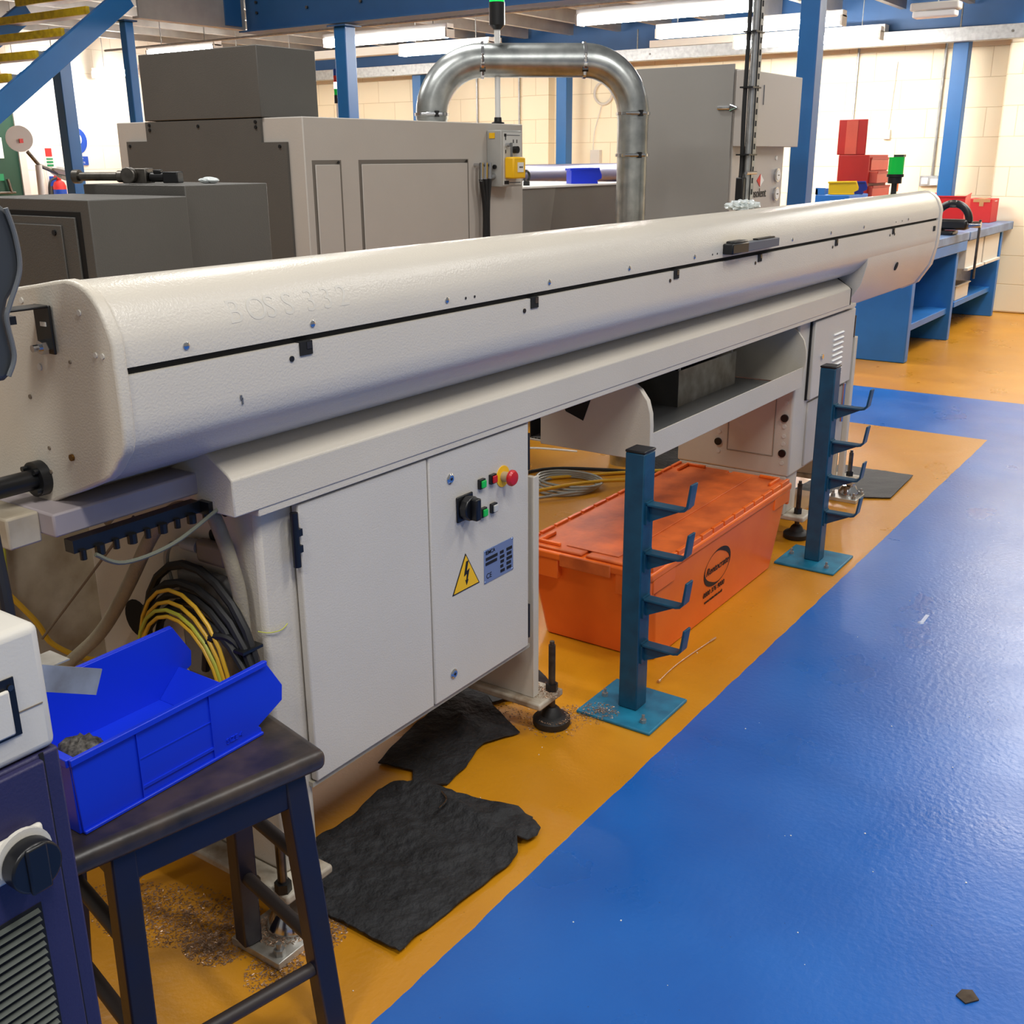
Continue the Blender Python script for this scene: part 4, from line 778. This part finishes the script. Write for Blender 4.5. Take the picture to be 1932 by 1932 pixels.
# ================================================================== MATS, WIRE, SWARF
def mat_cloth(label, poly, amp, m, name='absorbent_mat', res=.012, zbase=.004, cat='mat', ridge=None, thick=.004):
    xs = [p[0] for p in poly]; ys = [p[1] for p in poly]; s = MB(); bm = s.bm
    def inside(x, y):
        c = False; n = len(poly); j = n-1
        for i in range(n):
            if (poly[i][1] > y) != (poly[j][1] > y) and x < (poly[j][0]-poly[i][0])*(y-poly[i][1])/(poly[j][1]-poly[i][1])+poly[i][0]: c = not c
            j = i
        return c
    from mathutils.geometry import delaunay_2d_cdt
    pts = []; n = len(poly)
    for i in range(n):
        a = Vector(poly[i]); b_ = Vector(poly[(i+1) % n]); k = max(1, int((b_-a).length/res))
        for q in range(k): pts.append(a+(b_-a)*q/k)
    ne = len(pts); edges = [(i, (i+1) % ne) for i in range(ne)]
    x = min(xs)
    while x < max(xs):
        y = min(ys)
        while y < max(ys):
            if inside(x, y) and min((Vector((x, y))-p_).length for p_ in pts[:ne]) > res*.6: pts.append(Vector((x, y)))
            y += res
        x += res
    V, E_, F, *_ = delaunay_2d_cdt(pts, edges, [], 1, 1e-6)
    def h(p):
        z = amp*(.5+.5*math.sin(31*p[0]+11*p[1]+2*math.sin(9*p[1]))*math.cos(17*p[1]-8*p[0]))+amp*.35*math.sin(83*p[0]+3*math.sin(47*p[1]))*math.sin(71*p[1])
        if ridge:
            for (rx, ry, dx, dy, hh, w_, ln) in ridge:
                ux, uy = dx, dy; L_ = math.hypot(ux, uy); ux /= L_; uy /= L_; a = (p[0]-rx)*ux+(p[1]-ry)*uy; b2 = -(p[0]-rx)*uy+(p[1]-ry)*ux
                z += hh*math.exp(-(b2/w_)**2)*math.exp(-(a/ln)**2)
        return zbase+abs(z)
    top = [bm.verts.new((v[0], v[1], h(v)+thick)) for v in V]; bot = [bm.verts.new((v[0], v[1], h(v))) for v in V]
    cnt = {}
    for f in F:
        if len(f) == 3:
            c = sum((Vector(V[i]) for i in f), Vector((0, 0)))/3
            if not inside(c[0], c[1]): continue
            bm.faces.new([top[i] for i in f]); bm.faces.new([bot[i] for i in f][::-1])
            for a, b_ in ((f[0], f[1]), (f[1], f[2]), (f[2], f[0])):
                k = (min(a, b_), max(a, b_)); cnt.setdefault(k, []).append((a, b_))
    for k, v in cnt.items():
        if len(v) == 1: a, b_ = v[0]; bm.faces.new((top[b_], top[a], bot[a], bot[b_]))
    return tag(out(name, s, m, None, ang=1.2), label, cat)
near = [(1.37, 1.25), (1.44, 1.252), (1.60, 1.238), (1.747, 1.226), (1.79, 1.235), (1.82, 1.258), (1.835, 1.238), (1.87, 1.232), (1.897, 1.24), (1.915, 1.275), (1.93, 1.285), (1.945, 1.34), (1.925, 1.36), (1.93, 1.40), (1.926, 1.445), (1.915, 1.50), (1.901, 1.558), (1.875, 1.62), (1.852, 1.68), (1.80, 1.69), (1.70, 1.672), (1.59, 1.675), (1.37, 1.67)]
mat_cloth('crumpled black absorbent mat nearest the stool, on the yellow floor', near, .010, MAT_, ridge=[(1.85, 1.45, .2, 1, .016, .02, .2), (1.84, 1.26, 1, .3, .018, .03, .05), (1.90, 1.36, 1, -.2, .020, .025, .06), (1.7, 1.48, .3, 1, .008, .03, .12), (1.86, 1.62, .5, -1, .008, .02, .08)])
mid_ = [(1.895, 1.59), (1.87, 1.63), (1.93, 1.68), (1.906, 1.785), (2.1, 1.83), (2.42, 1.87), (2.435, 1.815), (2.343, 1.705), (2.262, 1.552), (2.155, 1.60), (2.12, 1.60), (2.03, 1.572), (1.93, 1.56)]
mat_cloth('smooth black absorbent mat lying half under the control cabinet', mid_, .006, MAT_, ridge=[(2.2, 1.72, 1, .8, .012, .02, .1)], zbase=.005)
mat_cloth('dark grey mat on the floor beyond the farther bar rack', [(5.13, 1.315), (5.58, 1.33), (5.58, 1.72), (4.95, 1.76), (5.0, 1.55)], .003, MATG, res=.02)
mat_cloth('black mat under the tray behind the orange crate', [(4.95, 2.20), (5.6, 2.20), (5.55, 2.62), (4.9, 2.62)], .004, MAT_, res=.03)
mat_cloth('piece of black felt under the right foot of the control cabinet', [(2.36, 1.72), (2.55, 1.60), (2.62, 1.72), (2.45, 1.85)], .008, RUB, res=.015)
tag(out('wooden_board', MB().box(4.4, 4.95, 2.15, 2.75, .0, .006) if False else MB().box(4.55, 5.0, 1.60, 1.95, .001, .013), WOOD), 'pale wooden board on the floor under the ventilated cabinet', 'board')
tag(out('steel_rod', MB().tube([(2.781, 1.367, .006), (2.93, 1.372, .006), (3.17, 1.354, .006)], .0022, 8).cyl((2.776, 1.367, .006), (2.788, 1.367, .006), .005, 10).cyl((3.14, 1.357, .006), (3.18, 1.353, .006), .0038, 8), mat('copper_rod', (214, 176, 136), .3, metal=.6)), 'thin coppery rod lying on the yellow floor by the near bar rack', 'rod')
def swarf(name, label, spots, n, seed, size=.005):
    random.seed(seed); s = MB()
    for _ in range(n):
        cx, cy, rx, ry, z0 = random.choice(spots)
        a = random.random()*6.283; r = random.random()**.7; x = cx+rx*r*math.cos(a); y = cy+ry*r*math.sin(a)
        q = size*(.4+random.random()); m = Matrix.Translation((x, y, z0+q*.3+random.random()*.006*(1-r))) @ Matrix.Rotation(random.random()*6.3, 4, 'Z') @ Matrix.Rotation(random.random()*1.6, 4, 'X')
        s.box(-q, q, -q*.35, q*.35, -q*.12, q*.12, m)
    return tag(out(name, s, SWARF), label, 'swarf', kind='stuff')
swarf('metal_swarf', 'metal swarf scattered under the cabinet behind the stool', [(1.22, 1.62, .09, .12, 0), (1.20, 1.72, .10, .14, 0), (1.16, 1.60, .05, .07, 0), (1.22, 1.44, .10, .06, .0), (1.33, 1.44, .06, .06, 0), (1.28, 1.50, .06, .06, .018), (1.15, 1.82, .09, .16, 0)], 8500, 5, .0022)
swarf('metal_swarf', 'metal swarf around the black rubber foot beside the near bar rack', [(2.37, 1.5, .085, .085, 0), (2.36, 1.62, .09, .12, 0), (2.47, 1.46, .05, .08, .0), (2.37, 1.50, .055, .05, .028), (2.50, 1.42, .05, .06, .011), (2.35, 1.53, .05, .06, .112)], 2400, 6, .0021)
tag(out('curled_wire', MB().tube([(1.868, 1.53, .022), (1.85, 1.50, .024), (1.83, 1.49, .024), (1.80, 1.485, .026)], .003, 6).xf(Matrix.Translation((0, 0, .008))), CHROME), 'bright curl of metal wire on the crumpled black mat', 'wire')
random.seed(12); s = MB()
for _ in range(90):
    x = 1.1+random.random()*5; y = -.3+random.random()*1.9; q = .0006+random.random()*.0012
    s.box(-q, q, -q, q, 0, q, Matrix.Translation((x, y, .0005)) @ Matrix.Rotation(random.random()*3, 4, 'Z'))
tag(out('floor_specks', s, WHITE), 'small pale specks scattered on the painted floor', 'debris', kind='stuff')
tag(out('paint_blob', MB().lathe([(.012, 0), (.008, .004), (.002, .006)], (3.72, .80, 0), 10).box(3.72, 3.80, .79, .803, 0, .003), mat('pale_blob', (190, 200, 225), .3)), 'pale smear of dried filler on the blue floor', 'smear')
tag(out('dry_leaf', MB().prism([(1.9, .235), (1.925, .215), (1.945, .232), (1.935, .25), (1.912, .256)], 'z', .001, .004), RUST), 'small brown scrap on the blue floor at right', 'scrap')
# ================================================================== STOOL
st = thing('stool', 'dark worn wooden stool carrying the large blue bin', 'stool', (.985, 1.42, 0))
RZ = math.radians(-12.5); MS = Matrix.Translation((.985, 1.42, 0)) @ Matrix.Rotation(RZ, 4, 'Z')
out('seat', MB().box(-.235, .235, -.145, .145, .556, .598).xf(MS), SEATM, st, .018, 4)
for (x, y) in ((-.14, -.108), (.175, -.108), (-.14, .108), (.175, .108)):
    sx_ = .195 if x > 0 else -.165; sy_ = .158 if y > 0 else -.158; s = MB(); bm = s.bm; h = .021; zb = .02 if (x > 0 and y > 0) else 0
    vs = [bm.verts.new(MS @ Vector(p_)) for p_ in [(sx_+i*h, sy_+j*h, zb) for i, j in ((-1,-1),(1,-1),(1,1),(-1,1))]+[(x+i*h, y+j*h, .557) for i, j in ((-1,-1),(1,-1),(1,1),(-1,1))]]
    for f in ((3,2,1,0),(4,5,6,7),(0,1,5,4),(1,2,6,5),(2,3,7,6),(3,0,4,7)): bm.faces.new([vs[i] for i in f])
    out('leg', s, STOOLM, st, .004)
for (a, b_, c, d, n) in ((-.14, .17, -.128, -.11, 'apron'), (-.14, .17, .11, .128, 'apron'), (-.157, -.139, -.11, .11, 'apron'), (.174, .192, -.11, .11, 'apron')): out(n, MB().box(a, b_, c, d, .50, .557).xf(MS), STOOLM, st, .003)
def lp(x, y, z):
    f = (.557-z)/.557; return MS @ Vector((.175+.02*f if x > 0 else -.14-.025*f, math.copysign(.108+.05*f, y), z))
for (p_, q) in (((1, -1, .38), (1, 1, .38)), ((1, -1, .20), (1, 1, .20)), ((-1, -1, .38), (-1, 1, .38)), ((-1, -1, .20), (-1, 1, .20)), ((-1, -1, .155), (1, -1, .155))):
    out('stretcher', MB().cyl(lp(*p_), lp(*q), .0135, 14), STRET, st)
bin_('parts_bin', .37, .26, .140, BINB, 'large blue open fronted plastic bin resting on the dark stool', (.784, 1.366, .5985), (0, 0, 0), front=.36, logo=True)
def fluff():
    random.seed(9); s = MB(); bmesh.ops.create_icosphere(s.bm, subdivisions=4, radius=1)
    for v in s.bm.verts:
        k = 1+random.random()*.18; v.co = Vector((.842+v.co.x*.044*k, 1.438+v.co.y*.046*k, .662+v.co.z*.050*k))
    return s
tag(out('steel_wool', fluff(), mat('steel_wool', (104, 100, 94), .5, metal=.4, rgb2=(40, 38, 36), vscale=160), None, ang=3), 'ball of grey metal wool swarf in the left of the large blue bin', 'swarf ball')
# ================================================================== PURPLE CABINET, BEIGE BOX, CHUTE, PENDANT
pc = thing('purple_cabinet', 'dark purple blue cabinet with rotary switch and louvres at lower left corner', 'cabinet', (.4, 1.3, 0))
out('body', MB().box(-.05, .646, 1.152, 1.34, 0, .896), PURPLE, pc, .004)
pd = out('door', MB().box(-.05, .618, 1.140, 1.152, .03, .893), PURPLE, pc, .003); out('door_gap', MB().box(.6185, .6245, 1.1515, 1.153, 0, .897), DARKV, pc)
s = MB()
for k in range(26): z = .70-k*.0125; s.prism([(1.140, z), (1.133, z-.004), (1.139, z-.0075)], 'x', .38, .578)
out('louvre_panel', s, mat('louvre_grey_green', (66, 72, 66), .5), pd); out('louvre_recess', MB().box(.375, .583, 1.139, 1.1405, .37, .705), DARKV, pd)
out('switch_plate', MB().box(.50, .598, 1.130, 1.140, .762, .818), CREAM, pd, .004); out('switch_ring', MB().cyl((.566, 1.130, .790), (.566, 1.124, .790), .036, 32), CREAM, pd)
out('switch_knob', MB().cyl((.566, 1.124, .784), (.566, 1.098, .784), .033, 32).box(.552, .58, 1.094, 1.10, .752, .816), BLACK, pd, .003); out('switch_screw', MB().cyl((.583, 1.130, .812), (.583, 1.127, .812), .007, 10), BLACK, pd)
bb = thing('cream_housing', 'cream plastic housing with recessed catch on top of the purple cabinet', 'housing', (.4, 1.3, .896))
out('shell', MB().box(-.05, .646, 1.152, 1.34, .897, 1.068), CREAM, bb, .012, 4); out('seam', MB().box(.42, .634, 1.151, 1.153, .962, .9635), GREYP, bb)
out('catch_recess', MB().box(.50, .602, 1.150, 1.153, .935, 1.012), BLACK, bb); out('catch', MB().box(.50, .592, 1.144, 1.150, .94, 1.0), CREAM, bb, .003); out('catch_screw', MB().cyl((.596, 1.15, 1.0), (.596, 1.148, 1.0), .004, 8), STEEL, bb)
ch = thing('metal_chute', 'small bent metal chute sticking out over the large blue bin', 'chute', (.66, 1.2, .96))
s = MB(); bm = s.bm
A = [Vector(p_) for p_ in ((.640, 1.168, 1.008), (.732, 1.17, .962), (.718, 1.17, .930), (.640, 1.168, .970))]; o2 = Vector((0, .002, 0))
vs = [bm.verts.new(v) for v in A]+[bm.verts.new(v+o2) for v in A]
for f in ((0,1,2,3),(7,6,5,4),(0,4,5,1),(1,5,6,2),(2,6,7,3),(3,7,4,0)): bm.faces.new([vs[i] for i in f])
out('chute_side', s, SHEET, ch); out('chute_floor', MB().box(.640, .69, 1.172, 1.215, .992, .994), SHEET, ch)
pn = thing('control_pendant', 'dark grey control pendant hanging at the left edge of the picture', 'control pendant', (.8, 1.6, 1.4))
s = MB().prism([(.70, 1.56), (.84, 1.545), (.858, 1.53), (.862, 1.46), (.855, 1.44), (.833, 1.415), (.825, 1.395), (.83, 1.34), (.826, 1.315), (.81, 1.305), (.70, 1.305)], 'y', 1.43, 1.50)
out('pendant_body', s, PENDM, pn, .008, 3); out('pendant_rim', MB().tube([(.845, 1.425, 1.538), (.853, 1.425, 1.50), (.852, 1.425, 1.455), (.83, 1.425, 1.41), (.822, 1.425, 1.39), (.825, 1.425, 1.34), (.812, 1.425, 1.312)], .0035, 8), mat('pendant_rim_grey', (92, 96, 100), .35), pn)
out('display', MB().box(.72, .812, 1.427, 1.43, 1.46, 1.525), WHITE, pn); out('display_text', MB().box(.72, .806, 1.4262, 1.427, 1.475, 1.50), CREAM, pn)
out('mount_arm', MB().box(.84, .88, 1.50, 1.62, 1.37, 1.382), BLACK, pn); out('pendant_cable', MB().tube([(.785, 1.46, 1.31), (.777, 1.46, 1.24), (.765, 1.45, 1.1), (.752, 1.42, .95), (.74, 1.42, .80)], .0095, 10), mat('navy_black_cable', (14, 18, 30), .5), pn)
out('strain_relief', MB().cyl((.782, 1.46, 1.30), (.775, 1.46, 1.21), .0125, 12), RUB, pn)
# ================================================================== GREEN LAMP ON FEEDER END
t = thing('signal_light', 'dark pole with a green lens standing behind the far end of the bar feeder', 'signal light', (5.75, 1.72, 1.4))
gx, gy = 5.80, 1.642
out('pole', MB().cyl((gx, gy, 1.403), (gx, gy, 1.50), .014, 14), BLACK, t); out('socket', MB().lathe([(.034, 0), (.034, .03), (.042, .032), (.042, .045)], (gx, gy, 1.46), 20), BLACK, t)
out('green_lens', MB().cyl((gx, gy, 1.505), (gx, gy, 1.588), .038, 22), GREENL, t); out('top_bracket', MB().box(gx+.01, gx+.05, gy-.03, gy+.02, 1.588, 1.60), STEEL, t)
t = thing('plastic_bag', 'clear crumpled packet on top of the bar feeder by the perforated strut', 'packet', (4.3, 1.85, 1.39))
s = MB(); bmesh.ops.create_icosphere(s.bm, subdivisions=4, radius=1); random.seed(4)
for v in s.bm.verts: k = 1+.25*math.sin(13*v.co.x+3)*math.sin(11*v.co.y)+.1*random.random(); v.co = Vector((4.55+v.co.x*.11*k, 1.93+v.co.y*.05*k, 1.393+max(-.6, v.co.z)*.022*k))
out('packet', s, bpy.data.materials['clear_film'], t)
# ================================================================== WORKBENCHES
wb = thing('workbench', 'blue steel workbench with solid end panel behind the far end of the feeder', 'workbench', (9.6, 2.7, 0))
out('end_panel', MB().box(8.80, 8.90, 2.27, 3.25, 0, .85), BENCHB, wb, .01); out('worktop', MB().box(8.72, 10.42, 2.24, 3.30, .87, .94), BTOP, wb, .006)
out('apron', MB().box(8.75, 10.40, 2.245, 2.27, .78, .87), BENCHB, wb, .006); out('leg_panel', MB().box(10.16, 10.24, 2.27, 3.2, 0, .86), BENCHB, wb, .006)
out('shelf', MB().box(8.90, 10.16, 2.30, 3.2, .235, .29), BENCHB, wb, .004); out('back_panel', MB().box(8.90, 10.16, 3.18, 3.22, 0, .86), BENCHB, wb)
wb2 = thing('workbench', 'grey blue topped workbench with cream drawers, against the far wall', 'workbench', (11.3, 2.6, 0))
out('worktop', MB().box(10.44, 12.33, 2.235, 2.80, .86, .94), BTOP, wb2, .008); out('leg_panel', MB().box(11.98, 12.06, 2.27, 2.78, 0, .86), BENCHB, wb2, .006); out('leg_panel', MB().box(10.46, 10.52, 2.35, 2.78, 0, .86), BENCHB, wb2, .006)
out('shelf', MB().box(10.52, 11.98, 2.32, 2.77, .25, .30), BENCHB, wb2, .004); out('back_panel', MB().box(10.52, 11.98, 2.77, 2.79, 0, .86), BENCHB, wb2)
for (a, b_) in ((10.54, 11.2), (11.26, 11.92)): d = out('drawer', MB().box(a, b_, 2.275, 2.76, .60, .85), CREAM, wb2, .004); out('drawer_pull', MB().box(a, b_, 2.245, 2.28, .585, .61), CREAM, d, .003)
def tray(name, label, x0, x1, y0, y1, z0, h, m=ZINC2):
    T = .006; s = MB().box(x0, x1, y0, y1, z0, z0+T)
    s.box(x0, x1, y0, y0+T, z0, z0+h).box(x0, x1, y1-T, y1, z0, z0+h).box(x0, x0+T, y0, y1, z0, z0+h).box(x1-T, x1, y0, y1, z0, z0+h)
    tt = thing(name, label, 'tray', ((x0+x1)/2, (y0+y1)/2, z0)); out('pan', s, m, tt, .003)
    r = MB().box(x0-.015, x1+.015, y0-.015, y0, z0+h-.008, z0+h).box(x0-.015, x1+.015, y1, y1+.015, z0+h-.008, z0+h).box(x0-.015, x0, y0, y1, z0+h-.008, z0+h).box(x1, x1+.015, y0, y1, z0+h-.008, z0+h); out('rim', r, m, tt)
tray('metal_tray', 'shallow cream metal tray on the bench lower shelf, nearer one', 10.60, 11.1, 2.34, 2.6, .301, .14, CREAM); tray('metal_tray', 'grey galvanised metal box on the bench lower shelf at the back', 11.15, 11.9, 2.5, 2.75, .301, .26)
bc = thing('blue_cabinet', 'small blue cabinet with raised back edge standing on the workbench', 'cabinet', (9.3, 3.1, .94))
out('case', MB().box(9.1, 9.6, 2.93, 3.22, .941, 1.285), BENCHB, bc, .006); out('raised_edge', MB().box(9.1, 9.12, 3.14, 3.22, 1.285, 1.34).box(9.1, 9.6, 3.20, 3.22, 1.285, 1.33), BENCHB, bc)
out('paper_label', MB().prism([(2.99, 1.20), (3.16, 1.225), (3.16, 1.12), (3.03, 1.12)], 'x', 9.096, 9.1), WHITE, bc); out('paper_print', MB().box(9.094, 9.096, 3.04, 3.09, 1.17, 1.20), INK, bc)
tag(out('angled_case', MB().prism([(3.24, .941), (3.24, 1.17), (3.36, 1.24), (3.40, 1.24), (3.40, .941)], 'x', 9.15, 9.6), BIND), 'dark blue angled case between the column and the small blue cabinet', 'case') if False else None
bin_('parts_bin', .20, .13, .105, BINY, 'yellow plastic bin on the small blue cabinet', (9.14, 3.12, 1.286), (0, 0, math.radians(-75)), front=.6)
bin_('parts_bin', .18, .12, .10, BIND, 'dark blue plastic bin beside the yellow bin on the small cabinet', (9.36, 3.09, 1.286), (0, 0, math.radians(-75)), front=.6)
tc_ = thing('red_toolbox', 'tall red metal toolbox with lid open and drawers pulled out', 'toolbox', (9.9, 3.1, .94))
out('case', MB().box(9.70, 10.25, 2.98, 3.25, .941, 1.60), REDM, tc_, .006)
out('lid', MB().box(9.70, 9.715, 2.99, 3.25, 1.61, 1.90).box(9.70, 10.1, 3.235, 3.25, 1.61, 1.90).box(9.70, 10.1, 2.99, 3.25, 1.885, 1.90) if False else MB().box(9.70, 9.712, 3.02, 3.27, 1.60, 1.89).box(9.712, 10.24, 3.258, 3.27, 1.60, 1.89), REDM, tc_, .006)
out('lid_lining', MB().box(9.696, 9.70, 3.10, 3.20, 1.605, 1.88), REDL, tc_)
for k, (z, dy) in enumerate(((1.53, .01), (1.42, .07), (1.30, .04), (1.20, .07), (1.05, .03))):
    hz = .055 if k else .06
    d = out('drawer', MB().box(9.74, 10.24, 2.98-dy, 2.981, z-hz, z+hz-.015), REDL, tc_, .004); out('drawer_lip', MB().box(9.74, 10.24, 2.975-dy, 2.98-dy, z+hz-.03, z+hz-.012), REDM, d)
rbn = bin_('parts_bin', .55, .32, .30, BINR, 'red plastic bin on the grey blue workbench behind the vice', (10.9, 2.42, .941), (0, 0, math.radians(8)), front=.7)
bx_ = thing('cardboard_box', 'red cardboard box with brown tape on the workbench by the wall', 'box', (12.0, 2.5, .941))
out('carton', MB().box(11.88, 12.2, 2.38, 2.62, .941, 1.17), CARD, bx_, .004); out('brown_tape', MB().box(11.876, 11.88, 2.40, 2.56, 1.14, 1.17).box(11.876, 11.88, 2.46, 2.50, 1.10, 1.14).box(11.88, 12.2, 2.46, 2.52, 1.1705, 1.172), TAPE, bx_); out('side_label', MB().box(12.0, 12.1, 2.376, 2.38, 1.145, 1.15), WHITE, bx_)
vi = thing('bench_vice', 'black bench vice with arched frame clamped over the workbench edge', 'vice', (9.95, 2.36, .941))
out('base', MB().box(9.86, 10.06, 2.26, 2.56, .941, .975), BLACK, vi, .01); out('jaw_block', MB().box(9.88, 10.04, 2.16, 2.50, .985, 1.07), BLACK, vi, .02); out('pedestal', MB().cyl((9.96, 2.42, .97), (9.96, 2.42, 1.0), .07, 16), BLACK, vi)
out('arched_frame', MB().tube([Vector((9.96, 2.30+.14*math.cos(a), 1.05+.15*math.sin(a))) for a in [math.pi*i/14 for i in range(15)]], .032, 12, False), BLACK, vi)
out('jaw_pad', MB().box(9.93, 9.99, 2.27, 2.33, 1.165, 1.225), STEEL, vi, .008)
out('screw', MB().cyl((9.96, 2.18, 1.03), (9.96, 2.06, 1.03), .028, 12), CHROME, vi); out('handle_bar', MB().cyl((9.96, 2.07, 1.07), (9.96, 2.07, .58), .011, 10), STEEL, vi)
tg = thing('screwdriver', 'orange handled tool standing beside the red toolbox', 'tool', (10.3, 2.95, .94)); out('handle', MB().cyl((10.40, 2.93, 1.28), (10.42, 2.93, 1.44), .022, 10), ORANGE, tg); out('shaft', MB().cyl((10.38, 2.93, .941), (10.40, 2.93, 1.28), .010, 8), BLACK, tg); out('handle_end', MB().cyl((10.42, 2.93, 1.44), (10.425, 2.93, 1.48), .026, 10), ORANGE, tg)
